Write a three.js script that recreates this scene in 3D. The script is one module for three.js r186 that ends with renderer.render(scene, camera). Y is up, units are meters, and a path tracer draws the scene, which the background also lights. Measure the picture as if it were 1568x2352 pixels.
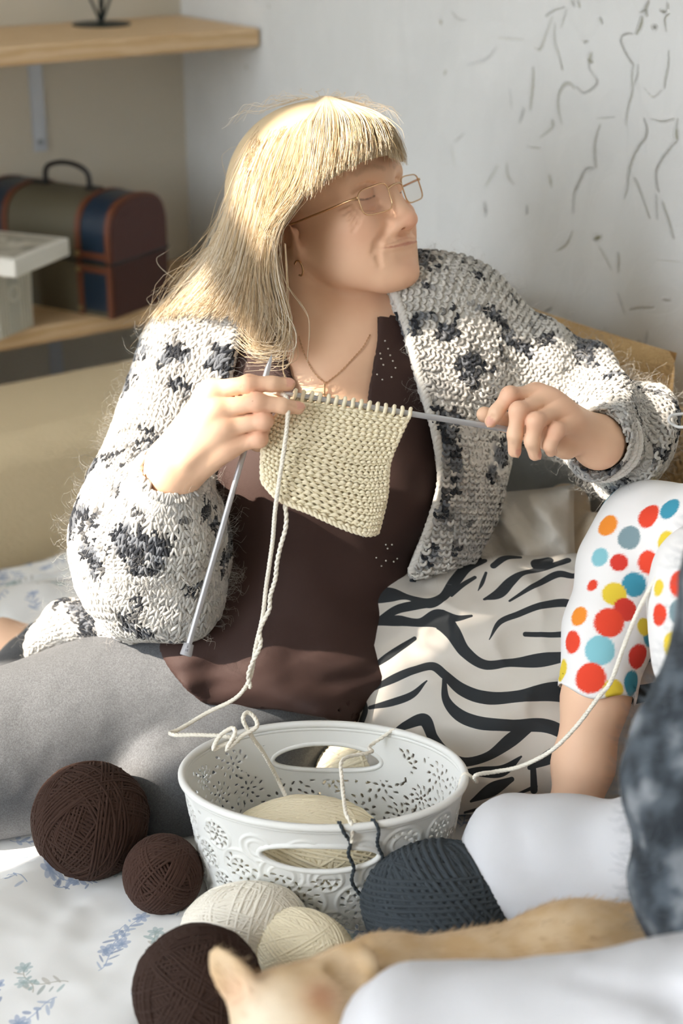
import * as THREE from 'three';
import { mergeGeometries } from 'three/addons/utils/BufferGeometryUtils.js';
import { RoundedBoxGeometry } from 'three/addons/geometries/RoundedBoxGeometry.js';
import { ImprovedNoise } from 'three/addons/math/ImprovedNoise.js';

// ---------------------------------------------------------------- camera, sky, sun, exposure
const scene = new THREE.Scene();
const D2R = Math.PI / 180;
const EYE_H = 1.03, PITCH = 23 * D2R, FOV = 36;
const camera = new THREE.PerspectiveCamera(FOV, 1568 / 2352, 0.05, 60);
camera.position.set(0, EYE_H, 0);
camera.rotation.x = -PITCH;
camera.focus = 1.68;
camera.userData.fStop = 3.2;
scene.add(camera);

const renderer = new THREE.WebGLRenderer({ antialias: true });
renderer.toneMapping = THREE.LinearToneMapping;
renderer.toneMappingExposure = 1.58;
renderer.shadowMap.enabled = true;

{ // a pale hazy sky, brighter near the horizon, dull ground below
  const W = 64, H = 32, d = new Float32Array(W * H * 4);
  for (let j = 0; j < H; j++) {
    const el = ((j + 0.5) / H - 0.5) * 180;
    let c;
    if (el > 0) { const k = Math.pow(el / 90, 0.6); c = [2.5 - 0.8 * k, 2.62 - 0.65 * k, 2.72 - 0.35 * k]; }
    else c = [0.8, 0.82, 0.82];
    for (let i = 0; i < W; i++) d.set([...c, 1], (j * W + i) * 4);
  }
  const t = new THREE.DataTexture(d, W, H, THREE.RGBAFormat, THREE.FloatType);
  t.magFilter = THREE.LinearFilter; t.mapping = THREE.EquirectangularReflectionMapping; t.needsUpdate = true;
  scene.background = t;
}
const SKY = 3.15; scene.backgroundIntensity = SKY;
const TO_SUN = new THREE.Vector3(-1, 0.78, 0.3).normalize();
const sun = new THREE.DirectionalLight(0xfff1e0, 8.5);
sun.position.copy(TO_SUN).multiplyScalar(8).add(new THREE.Vector3(0, 0.4, -1.6));
sun.target.position.set(0, 0.4, -1.6);
sun.castShadow = true; sun.shadow.radius = 1.3; sun.shadow.mapSize.set(4096, 4096);
Object.assign(sun.shadow.camera, { left: -2.5, right: 2.5, top: 2.5, bottom: -2.5, near: 0.5, far: 16 });
scene.add(sun, sun.target);

// ---------------------------------------------------------------- helpers
const V = (x, y, z) => new THREE.Vector3(x, y, z);
const FL = 1176 / Math.tan(FOV / 2 * D2R), CP = Math.cos(PITCH), SP = Math.sin(PITCH);
const clamp = THREE.MathUtils.clamp, lerp = THREE.MathUtils.lerp;
// a spot of the photograph at a chosen distance becomes a point of the room
const at = (px, py, t) => { const x = (px - 784) / FL * t, u = (1176 - py) / FL * t; return V(x, EYE_H + u * CP - t * SP, -(t * CP + u * SP)); };
const onPlane = (px, py, h) => { const s = (1176 - py) / FL * CP - SP; return at(px, py, (h - EYE_H) / s); };
const FW = V(0, -SP, -CP), UPV = V(0, CP, -SP), NV = V(0, SP, CP), RV = V(1, 0, 0);
const depthOf = (p) => (p.x) * 0 + (p.y - EYE_H) * -SP + p.z * -CP;
const lin = (hex) => new THREE.Color(hex);
function rng(seed) { let s = seed >>> 0; return () => { s = (s + 0x6d2b79f5) | 0; let t = Math.imul(s ^ (s >>> 15), 1 | s); t = (t + Math.imul(t ^ (t >>> 7), 61 | t)) ^ t; return ((t ^ (t >>> 14)) >>> 0) / 4294967296; }; }
const PN = new ImprovedNoise();
const noise = (x, y, z = 0) => PN.noise(x + 31.7, y + 17.3, z + 53.1);
const fbm = (x, y, z = 0, o = 4) => { let s = 0, a = 0.5, f = 1; for (let i = 0; i < o; i++) { s += a * noise(x * f, y * f, z * f + i * 7); a *= 0.5; f *= 2.03; } return s; };
const smooth = (a, b, x) => { const t = clamp((x - a) / (b - a), 0, 1); return t * t * (3 - 2 * t); };

const used = {};
function numbered(n) { const k = used[n] = (used[n] ?? -1) + 1; return k ? n + '_' + String(k).padStart(3, '0') : n; }
function shade(o) { o.traverse((c) => { if (c.isMesh) { c.castShadow = true; c.receiveShadow = true; } }); }
function mesh(name, g, m, parent) {
  const o = new THREE.Mesh(g, m); o.name = parent ? name : numbered(name); o.castShadow = o.receiveShadow = true;
  if (parent) parent.add(o); else scene.add(o); return o;
}
function thing(name, label, category, pos = V(0, 0, 0), group) {
  const o = new THREE.Group(); o.name = numbered(name); o.position.copy(pos); scene.add(o);
  o.userData = { label, category }; if (group) o.userData.group = group; return o;
}
function tag(o, label, category, group, kind) { o.userData.label = label; o.userData.category = category; if (group) o.userData.group = group; if (kind) o.userData.kind = kind; return o; }
function struct(name, g, m) { const o = mesh(name, g, m); o.userData.kind = 'structure'; return o; }
// geometry that was shaped in room coordinates, moved so that its own origin is at p
const rel = (g, p) => g.translate(-p.x, -p.y, -p.z);

// --- materials
const mat = (c, o = {}) => new THREE.MeshStandardMaterial({ color: lin(c), roughness: 0.8, ...o });
const phys = (c, o = {}) => new THREE.MeshPhysicalMaterial({ color: lin(c), roughness: 0.8, ...o });
function canvasTex(w, h, draw, srgb = true, wrap = true) {
  const c = document.createElement('canvas'); c.width = w; c.height = h; draw(c.getContext('2d'), w, h);
  const t = new THREE.CanvasTexture(c); if (srgb) t.colorSpace = THREE.SRGBColorSpace;
  if (wrap) t.wrapS = t.wrapT = THREE.RepeatWrapping; t.magFilter = THREE.LinearFilter; return t;
}
function dataTex(w, h, f, srgb) { // f(u, v) -> [r, g, b] in 0..1
  const d = new Uint8Array(w * h * 4);
  for (let j = 0; j < h; j++) for (let i = 0; i < w; i++) { const c = f(i / w, j / h, i, j), k = (j * w + i) * 4; d[k] = clamp(c[0], 0, 1) * 255; d[k + 1] = clamp(c[1], 0, 1) * 255; d[k + 2] = clamp(c[2], 0, 1) * 255; d[k + 3] = 255; }
  const t = new THREE.DataTexture(d, w, h); if (srgb) t.colorSpace = THREE.SRGBColorSpace; t.wrapS = t.wrapT = THREE.RepeatWrapping; t.magFilter = THREE.LinearFilter; t.needsUpdate = true; return t;
}
const TR = rng(5);
const weaveTex = dataTex(256, 256, (u, v, i, j) => { const a = ((i >> 1) + (j >> 1)) & 1 ? 0.75 : 0.35; const n = TR() * 0.3; return [a + n, a + n, a + n]; });
const grainTex = dataTex(512, 512, () => { const n = TR(); return [n, n, n]; });
const fleeceTex = dataTex(512, 512, (u, v) => { let n = 0; for (const [f, a] of [[24, 0.5], [48, 0.35], [90, 0.25]]) n += a * periodic(u * f, v * f, f); n = 0.5 + n * 0.8; return [n, n, n]; });
function periodic(x, y, p) { // noise that repeats every p
  const fx = x / p, fy = y / p, n = (a, b) => noise(a, b, p);
  return n(x, y) * (1 - fx) * (1 - fy) + n(x - p, y) * fx * (1 - fy) + n(x, y - p) * (1 - fx) * fy + n(x - p, y - p) * fx * fy;
}

// --- signed distance fields
const smin = (a, b, k) => { const h = Math.max(k - Math.abs(a - b), 0) / k; return Math.min(a, b) - h * h * k * 0.25; };
const smax = (a, b, k) => -smin(-a, -b, k);
function cap(a, b, ra, rb = ra) {
  const ax = a.x, ay = a.y, az = a.z, bx = b.x - ax, by = b.y - ay, bz = b.z - az, L = 1 / Math.max(1e-9, bx * bx + by * by + bz * bz), dr = rb - ra;
  return (x, y, z) => { const px = x - ax, py = y - ay, pz = z - az; let h = (px * bx + py * by + pz * bz) * L; h = h < 0 ? 0 : h > 1 ? 1 : h; const qx = px - bx * h, qy = py - by * h, qz = pz - bz * h; return Math.sqrt(qx * qx + qy * qy + qz * qz) - ra - dr * h; };
}
function ell(c, rx, ry, rz, e1 = RV, e2 = UPV, e3 = NV) {
  const m = Math.min(rx, ry, rz), a = e1.clone().divideScalar(rx), b = e2.clone().divideScalar(ry), d = e3.clone().divideScalar(rz);
  return (x, y, z) => { const px = x - c.x, py = y - c.y, pz = z - c.z; const u = px * a.x + py * a.y + pz * a.z, v = px * b.x + py * b.y + pz * b.z, w = px * d.x + py * d.y + pz * d.z; return (Math.sqrt(u * u + v * v + w * w) - 1) * m; };
}
// a costly field is asked only near its ball
function bounded(f, c, r, pad = 0.045) { const cx = c.x, cy = c.y, cz = c.z; return (x, y, z) => { const d = Math.hypot(x - cx, y - cy, z - cz) - r; return d > pad ? d : f(x, y, z); }; }
class Field {
  constructor() { this.ops = []; this.f = (x, y, z) => { let d = 9; const o = this.ops; for (let i = 0; i < o.length; i++) { const q = o[i]; if (q.m === 3) { d = q.f(d, x, y, z); continue; } const v = q.f(x, y, z); d = q.m === 0 ? smin(d, v, q.k) : q.m === 1 ? smax(d, -v, q.k) : smax(d, v, q.k); } return d; }; }
  add(f, k = 0.02) { this.ops.push({ m: 0, f, k }); return this; }
  cut(f, k = 0.005) { this.ops.push({ m: 1, f, k }); return this; }
  keep(f, k = 0.005) { this.ops.push({ m: 2, f, k }); return this; }
  warp(f) { this.ops.push({ m: 3, f }); return this; }
}
// surface nets over a box, blocks far from the surface are skipped
function nets(f, lo, hi, h, opt = {}) {
  const nx = Math.ceil((hi.x - lo.x) / h) + 1, ny = Math.ceil((hi.y - lo.y) / h) + 1, nz = Math.ceil((hi.z - lo.z) / h) + 1;
  const val = new Float32Array(nx * ny * nz), B = 4, R = h * B * 0.87 * 1.35 + h;
  for (let bk = 0; bk < nz; bk += B) for (let bj = 0; bj < ny; bj += B) for (let bi = 0; bi < nx; bi += B) {
    const d = f(lo.x + (bi + 1.5) * h, lo.y + (bj + 1.5) * h, lo.z + (bk + 1.5) * h), far = Math.abs(d) > R;
    for (let k = bk; k < Math.min(nz, bk + B); k++) for (let j = bj; j < Math.min(ny, bj + B); j++) for (let i = bi; i < Math.min(nx, bi + B); i++)
      val[(k * ny + j) * nx + i] = far ? d : f(lo.x + i * h, lo.y + j * h, lo.z + k * h);
  }
  const id = new Int32Array(nx * ny * nz).fill(-1), P = [], I = [], sx = 1, sy = nx, sz = nx * ny;
  for (let k = 0; k < nz - 1; k++) for (let j = 0; j < ny - 1; j++) for (let i = 0; i < nx - 1; i++) {
    const o = (k * ny + j) * nx + i; let mask = 0;
    for (let c = 0; c < 8; c++) if (val[o + (c & 1) + ((c >> 1) & 1) * sy + (c >> 2) * sz] < 0) mask |= 1 << c;
    if (mask === 0 || mask === 255) continue;
    let x = 0, y = 0, z = 0, n = 0;
    for (let c = 0; c < 8; c++) for (const e of [1, 2, 4]) if (!(c & e)) {
      const c2 = c | e; if (((mask >> c) & 1) === ((mask >> c2) & 1)) continue;
      const va = val[o + (c & 1) + ((c >> 1) & 1) * sy + (c >> 2) * sz], vb = val[o + (c2 & 1) + ((c2 >> 1) & 1) * sy + (c2 >> 2) * sz], t = va / (va - vb);
      x += (c & 1) + (e === 1 ? t : 0); y += ((c >> 1) & 1) + (e === 2 ? t : 0); z += (c >> 2) + (e === 4 ? t : 0); n++;
    }
    id[o] = P.length / 3; P.push(lo.x + (i + x / n) * h, lo.y + (j + y / n) * h, lo.z + (k + z / n) * h);
  }
  const skip = opt.skip, q = (a, b, c, d, flip) => {
    if (a < 0 || b < 0 || c < 0 || d < 0) return;
    if (skip && skip(P[a * 3], P[a * 3 + 1], P[a * 3 + 2])) return;
    if (flip) I.push(a, c, b, a, d, c); else I.push(a, b, c, a, c, d);
  };
  for (let k = 1; k < nz - 1; k++) for (let j = 1; j < ny - 1; j++) for (let i = 1; i < nx - 1; i++) {
    const o = (k * ny + j) * nx + i, s = val[o] < 0;
    if (s !== val[o + sx] < 0) q(id[o - sy - sz], id[o - sz], id[o], id[o - sy], !s);
    if (s !== val[o + sy] < 0) q(id[o - sx - sz], id[o - sx], id[o], id[o - sz], !s);
    if (s !== val[o + sz] < 0) q(id[o - sx - sy], id[o - sy], id[o], id[o - sx], !s);
  }
  const g = new THREE.BufferGeometry(); g.setAttribute('position', new THREE.Float32BufferAttribute(P, 3)); g.setIndex(I);
  const N = new Float32Array(P.length), e = h * 0.6;
  for (let v = 0; v < P.length; v += 3) {
    const x = P[v], y = P[v + 1], z = P[v + 2];
    let a = f(x + e, y, z) - f(x - e, y, z), b = f(x, y + e, z) - f(x, y - e, z), c = f(x, y, z + e) - f(x, y, z - e); const L = 1 / Math.max(1e-9, Math.hypot(a, b, c));
    N[v] = a * L; N[v + 1] = b * L; N[v + 2] = c * L;
  }
  g.setAttribute('normal', new THREE.BufferAttribute(N, 3));
  if (opt.color) paint(g, opt.color);
  return opt.uv === false ? g : boxUV(g);
}
function paint(g, fn) { // fn(position, normal, colour) sets the colour of every vertex
  const p = g.attributes.position, n = g.attributes.normal, C = new Float32Array(p.count * 3), c = new THREE.Color(), a = V(), b = V();
  for (let i = 0; i < p.count; i++) { a.fromBufferAttribute(p, i); b.fromBufferAttribute(n, i); fn(a, b, c); C.set([c.r, c.g, c.b], i * 3); }
  g.setAttribute('color', new THREE.BufferAttribute(C, 3)); return g;
}
function boxUV(g0) { // uv in metres from the room's axes, by the way each face looks
  const g = g0.index ? g0.toNonIndexed() : g0, p = g.attributes.position, u = new Float32Array(p.count * 2);
  const a = V(), b = V(), c = V(), n = V();
  for (let i = 0; i < p.count; i += 3) {
    a.fromBufferAttribute(p, i); b.fromBufferAttribute(p, i + 1); c.fromBufferAttribute(p, i + 2); n.copy(b).sub(a).cross(c.clone().sub(a));
    const ax = Math.abs(n.x), ay = Math.abs(n.y), az = Math.abs(n.z);
    [a, b, c].forEach((q, k) => { const [s, t] = ax > ay && ax > az ? [q.z, q.y] : ay > az ? [q.x, q.z] : [q.x, q.y]; u[(i + k) * 2] = s; u[(i + k) * 2 + 1] = t; });
  }
  g.setAttribute('uv', new THREE.BufferAttribute(u, 2)); return g;
}
const box3 = (pts, pad) => { const b = new THREE.Box3().setFromPoints(pts); return [b.min.subScalar(pad), b.max.addScalar(pad)]; };
const grad = (f, p, e = 0.003) => V(f(p.x + e, p.y, p.z) - f(p.x - e, p.y, p.z), f(p.x, p.y + e, p.z) - f(p.x, p.y - e, p.z), f(p.x, p.y, p.z + e) - f(p.x, p.y, p.z - e)).normalize();
const polyDist = (pts) => { const n = pts.length; return (x, y) => { // negative inside
  let d = 1e9, ins = false;
  for (let i = 0, j = n - 1; i < n; j = i++) { const ax = pts[i][0], ay = pts[i][1], bx = pts[j][0], by = pts[j][1], ex = bx - ax, ey = by - ay, wx = x - ax, wy = y - ay; const t = clamp((wx * ex + wy * ey) / (ex * ex + ey * ey), 0, 1), qx = wx - ex * t, qy = wy - ey * t; d = Math.min(d, qx * qx + qy * qy); if ((ay > y) !== (by > y) && x < (bx - ax) * (y - ay) / (by - ay) + ax) ins = !ins; }
  return ins ? -Math.sqrt(d) : Math.sqrt(d); }; };
// a prism whose outline is given on the plane of her leaning torso (seen square on)
const TREF = 1.8;
function prism(px) { const q = px.map(([a, b]) => [(a - 784) / FL * TREF, (1176 - b) / FL * TREF]); const pd = polyDist(q); return (x, y, z) => pd(x, (y - EYE_H) * CP - z * SP); }
const tDepth = (x, y, z) => -(y - EYE_H) * SP - z * CP;

// --- tubes: many strands in one geometry
class Strands {
  constructor() { this.P = []; this.N = []; this.I = []; this.U = []; this.C = []; }
  add(pts, r, sides = 5, color = null, closed = false, squash = 1) {
    const n = pts.length, base = this.P.length / 3; let T = V(), prev = null, nor = V(); const rf = typeof r === 'function' ? r : () => r; let len = 0;
    for (let i = 0; i < n; i++) {
      const a = closed ? pts[(i + n - 1) % n] : pts[Math.max(0, i - 1)], b = closed ? pts[(i + 1) % n] : pts[Math.min(n - 1, i + 1)];
      T.copy(b).sub(a).normalize(); if (i) len += pts[i].distanceTo(pts[i - 1]);
      if (!prev) { nor.set(Math.abs(T.y) < 0.9 ? 0 : 1, Math.abs(T.y) < 0.9 ? 1 : 0, 0); }
      nor.addScaledVector(T, -nor.dot(T)).normalize(); prev = true;
      const bi = V().crossVectors(T, nor), rr = rf(i / (n - 1), i);
      for (let s = 0; s <= sides; s++) {
        const th = s / sides * Math.PI * 2, c = Math.cos(th), d = Math.sin(th) * squash;
        const x = nor.x * c + bi.x * d, y = nor.y * c + bi.y * d, z = nor.z * c + bi.z * d;
        this.P.push(pts[i].x + x * rr, pts[i].y + y * rr, pts[i].z + z * rr); this.N.push(x, y, z); this.U.push(s / sides * rr * 6.28, len);
        if (color) { const q = typeof color === 'function' ? color(i / (n - 1)) : color; this.C.push(q.r, q.g, q.b); }
      }
    }
    const w = sides + 1, m = closed ? n : n - 1;
    for (let i = 0; i < m; i++) for (let s = 0; s < sides; s++) { const a = base + i * w + s, b = base + ((i + 1) % n) * w + s; this.I.push(a, a + 1, b, b, a + 1, b + 1); }
    if (!closed) for (const [i, fl] of [[0, 1], [n - 1, 0]]) { const c = this.P.length / 3, k = base + i * w; this.P.push(pts[i].x, pts[i].y, pts[i].z); const t2 = pts[Math.min(n - 1, 1)]; this.N.push(fl ? pts[0].x - t2.x : T.x, fl ? pts[0].y - t2.y : T.y, fl ? pts[0].z - t2.z : T.z); this.U.push(0, len); if (color) { const q = typeof color === 'function' ? color(i / (n - 1)) : color; this.C.push(q.r, q.g, q.b); } for (let s = 0; s < sides; s++) fl ? this.I.push(c, k + s + 1, k + s) : this.I.push(c, k + s, k + s + 1); }
    return this;
  }
  build() {
    const g = new THREE.BufferGeometry(); g.setAttribute('position', new THREE.Float32BufferAttribute(this.P, 3)); g.setAttribute('normal', new THREE.Float32BufferAttribute(this.N, 3)); g.setAttribute('uv', new THREE.Float32BufferAttribute(this.U, 2));
    if (this.C.length) g.setAttribute('color', new THREE.Float32BufferAttribute(this.C, 3)); g.setIndex(this.I); return g;
  }
}
const curve = (pts, n, closed = false) => { const c = new THREE.CatmullRomCurve3(pts, closed, 'centripetal'); const r = []; for (let i = 0; i < n; i++) r.push(c.getPoint(closed ? i / n : i / (n - 1))); return r; };
const tube = (pts, r, n = 40, sides = 8, closed = false) => new Strands().add(curve(pts, n, closed), r, sides, null, closed).build();
// twisted yarn of several plies along a path
function yarn(S, pts, R, { plies = 3, pitch = 0.011, step = 0.0016, sides = 5, color = null, fuzz = 0 } = {}) {
  const c = new THREE.CatmullRomCurve3(pts, false, 'centripetal'), L = c.getLength(), n = Math.max(6, Math.round(L / step)), path = c.getSpacedPoints(n);
  const nor = V(0.3, 0.2, 0.9), out = [...Array(plies)].map(() => []);
  for (let i = 0; i <= n; i++) {
    const T = path[Math.min(n, i + 1)].clone().sub(path[Math.max(0, i - 1)]).normalize(); nor.addScaledVector(T, -nor.dot(T)).normalize(); const bi = V().crossVectors(T, nor);
    for (let p = 0; p < plies; p++) { const a = (i * L / n) / pitch * Math.PI * 2 + p / plies * Math.PI * 2, k = R * 0.36; out[p].push(path[i].clone().addScaledVector(nor, Math.cos(a) * k).addScaledVector(bi, Math.sin(a) * k)); }
  }
  for (const o of out) S.add(o, R * 0.66, sides, color);
  return S;
}
// surface lofted through rings of equal point count; rings: array of arrays of Vector3
function loft(rings, closedRing = true, caps = false) {
  const n = rings.length, m = rings[0].length, P = [], U = [], I = []; let len = 0;
  const w = closedRing ? m + 1 : m;
  rings.forEach((r, i) => { if (i) len += r[0].distanceTo(rings[i - 1][0]); let around = 0; for (let j = 0; j < w; j++) { const p = r[j % m]; if (j) around += p.distanceTo(r[(j - 1) % m]); P.push(p.x, p.y, p.z); U.push(around, len); } });
  for (let i = 0; i < n - 1; i++) for (let j = 0; j < w - 1; j++) { const a = i * w + j, b = a + w; I.push(a, b, a + 1, b, b + 1, a + 1); }
  const g = new THREE.BufferGeometry(); g.setAttribute('position', new THREE.Float32BufferAttribute(P, 3)); g.setAttribute('uv', new THREE.Float32BufferAttribute(U, 2)); g.setIndex(I); g.computeVertexNormals();
  if (closedRing) { const N = g.attributes.normal; for (let i = 0; i < n; i++) { const a = i * w, b = a + w - 1; const x = N.getX(a) + N.getX(b), y = N.getY(a) + N.getY(b), z = N.getZ(a) + N.getZ(b), L = Math.hypot(x, y, z) || 1; N.setXYZ(a, x / L, y / L, z / L); N.setXYZ(b, x / L, y / L, z / L); } }
  return g;
}
function gridSurface(nu, nv, fn) { // fn(u, v) -> Vector3, u and v in 0..1; uv are u and v
  const P = [], U = [], I = [];
  for (let j = 0; j <= nv; j++) for (let i = 0; i <= nu; i++) { const p = fn(i / nu, j / nv); P.push(p.x, p.y, p.z); U.push(i / nu, j / nv); }
  for (let j = 0; j < nv; j++) for (let i = 0; i < nu; i++) { const a = j * (nu + 1) + i, b = a + nu + 1; I.push(a, a + 1, b, b, a + 1, b + 1); }
  const g = new THREE.BufferGeometry(); g.setAttribute('position', new THREE.Float32BufferAttribute(P, 3)); g.setAttribute('uv', new THREE.Float32BufferAttribute(U, 2)); g.setIndex(I); g.computeVertexNormals(); return g;
}
const bx = (w, h, d, x, y, z) => new THREE.BoxGeometry(w, h, d).translate(x, y, z);
const rbox = (w, h, d, r, seg = 3) => new RoundedBoxGeometry(w, h, d, seg, r);
// stuffed cushion: front face at uv v in 0..1, its back below
function cushion(w, h, thick, { n = 48, p = 2.6, wrinkle = 0, pinch = 0.06, seed = 0, fold } = {}) {
  const side = (s) => gridSurface(n, n, (u, v) => {
    const a = u * 2 - 1, b = v * 2 - 1, e = Math.pow(Math.max(0, 1 - Math.pow(Math.abs(a), p)), 0.5) * Math.pow(Math.max(0, 1 - Math.pow(Math.abs(b), p)), 0.5);
    const cx = 1 - pinch * (1 - b * b) , cy = 1 - pinch * (1 - a * a);
    let z = s * thick / 2 * e; if (wrinkle) z += s * wrinkle * fbm(a * 2.2 + seed, b * 2.2, s * 3 + seed) * Math.pow(e, 0.5);
    if (fold) z += s * fold(a, b) * Math.pow(e, 0.5);
    return V(a * w / 2 * cx, b * h / 2 * cy, z);
  });
  const f = side(1), k = side(-1); const ix = k.index.array; for (let i = 0; i < ix.length; i += 3) { const t = ix[i]; ix[i] = ix[i + 1]; ix[i + 1] = t; } k.computeVertexNormals();
  return mergeGeometries([f, k]);
}
const frameM = (o, x, y, z) => new THREE.Matrix4().makeBasis(x, y, z).setPosition(o);
// ---------------------------------------------------------------- the room
// The corner C; b runs left along the shelf wall, r runs towards us along the plastered wall.
const C = V(-0.30, 0, -3.08), TH = 35 * D2R, bD = V(-Math.cos(TH), 0, Math.sin(TH)), rD = V(Math.sin(TH), 0, Math.cos(TH));
const room = (s, d, y) => C.clone().addScaledVector(bD, s).addScaledVector(rD, d).setY(y);
const FLOOR = -0.45, CEIL = 2.95, WL = -2.2, WN = 1.9, WR = 2.1;
const roomM = (s, d, y) => frameM(room(s, d, y), bD.clone().negate(), V(0, 1, 0), rD); // local x runs right along the shelf wall, z away from it

// rough plaster with cracks and creased ridges
const wallSpot = (px, py) => { const p = at(px, py, 1), o = V(0, EYE_H, 0), d = p.sub(o), t = C.clone().sub(o).setY(0).dot(bD) / d.dot(bD); return o.addScaledVector(d, t); };
const WLEN = 4.6, TILE = 1.5;
const wallUV = (p) => [-(p.clone().sub(C).setY(0).dot(rD) - (WLEN / 2 - 0.02)) / TILE, (p.y - (CEIL + FLOOR) / 2) / TILE]; // place on the repeating plaster sheet
const plasterLines = [
  [[1180, 235, 1210, 215, 1250, 215], 5, 0.8], [[1182, 238, 1175, 262, 1200, 330, 1240, 390, 1255, 410], 8, 1], [[1255, 410, 1245, 480, 1250, 560, 1235, 640, 1215, 720, 1205, 790], 7, 0.8], [[1285, 410, 1280, 480, 1258, 545], 5, 0.7], [[1312, 110, 1300, 160, 1275, 215], 15, 1], [[1352, 10, 1332, 60, 1340, 100], 12, 1], [[1300, 80, 1330, 60], 6, 0.8], [[1430, 66, 1460, 76], 14, 0.8], [[1485, 88, 1455, 118, 1465, 200], 7, 0.8], [[1382, 170, 1395, 176], 22, 0.8], [[1480, 320, 1475, 420, 1455, 520, 1450, 560], 6, 0.8], [[1470, 10, 1474, 60], 5, 0.6],
  [[1320, 750, 1340, 810, 1335, 870, 1290, 930, 1250, 1010, 1230, 1080, 1220, 1180, 1195, 1265], 9, 0.9], [[1535, 755, 1525, 850, 1535, 885, 1480, 950, 1420, 1040, 1395, 1110, 1415, 1220], 10, 0.9], [[1440, 1285, 1480, 1400, 1512, 1512], 8, 0.9], [[1400, 1230, 1405, 1390], 9, 0.7], [[1265, 1130, 1300, 1220, 1358, 1385], 8, 0.8], [[1525, 820, 1528, 880], 22, 0.7],
  [[1045, 790, 1015, 890, 1010, 980, 1020, 1065], 12, 0.8], [[1005, 1066, 950, 1080, 910, 1160, 880, 1230, 870, 1350], 14, 0.8], [[620, 430, 615, 560, 600, 695], 15, 0.8], [[562, 690, 535, 778], 12, 0.6], [[880, 560, 840, 525, 800, 560, 778, 620, 780, 700, 800, 785], 12, 0.7], [[760, 150, 755, 260, 790, 380, 805, 445], 9, 0.6], [[825, 45, 750, 70, 700, 102], 9, 0.7], [[830, 60, 800, 175], 8, 0.5], [[740, 110, 700, 220, 660, 315, 625, 300], 9, 0.55],
  [[990, 340, 975, 430, 1025, 520, 1000, 560, 935, 590, 890, 550], 9, 0.7], [[985, 340, 975, 400], 20, 0.6], [[665, 872, 745, 800, 740, 765], 14, 0.6], [[580, 930, 672, 942], 12, 0.5], [[450, 1040, 460, 1120, 500, 1172], 22, 0.5], [[395, 1045, 318, 1185], 14, 0.45], [[308, 1285, 322, 1362], 24, 0.5], [[1008, 1515, 1045, 1500], 28, 0.9], [[1038, 1565, 1112, 1705], 10, 0.7], [[1160, 1605, 1160, 1730], 14, 0.7], [[1158, 1860, 1200, 1992], 9, 0.7], [[765, 1592, 830, 1552, 872, 1465], 14, 0.6], [[580, 1305, 580, 1362], 18, 0.5],
  [[1075, 2075, 1060, 2145], 9, 0.5], [[1230, 1965, 1300, 1950, 1385, 1950], 16, 0.5], [[1250, 2180, 1300, 2165], 20, 0.4], [[1342, 2105, 1332, 2185], 10, 0.5], [[400, 240, 560, 252], 12, 0.4], [[385, 300, 330, 370, 200, 412], 14, 0.35], [[1320, 556, 1380, 615, 1440, 572], 5, 0.5], [[1020, 752, 1140, 744], 7, 0.6], [[1366, 756, 1440, 770, 1512, 754], 7, 0.7], [[100, 70, 130, 110, 200, 132], 14, 0.35], [[30, 130, 36, 150], 20, 0.4], [[120, 900, 180, 850], 16, 0.3], [[100, 920, 120, 1060], 14, 0.25], [[720, 1110, 735, 1185], 18, 0.6], [[700, 1975, 740, 1955], 14, 0.5], [[1440, 1900, 1490, 1905], 18, 0.35], [[1400, 1650, 1560, 1660], 6, 0.35], [[860, 0, 880, 40], 12, 0.5], [[905, 10, 915, 50], 10, 0.5], [[940, 265, 968, 262], 8, 0.5], [[1040, 110, 1055, 150], 12, 0.4], [[470, 560, 480, 690], 14, 0.35],
].map(([f, w, a]) => ({ pts: [...Array(f.length / 2)].map((_, i) => wallUV(wallSpot(1000 + f[2 * i] / 2.76, f[2 * i + 1] / 2.76))), w, a }));
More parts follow.
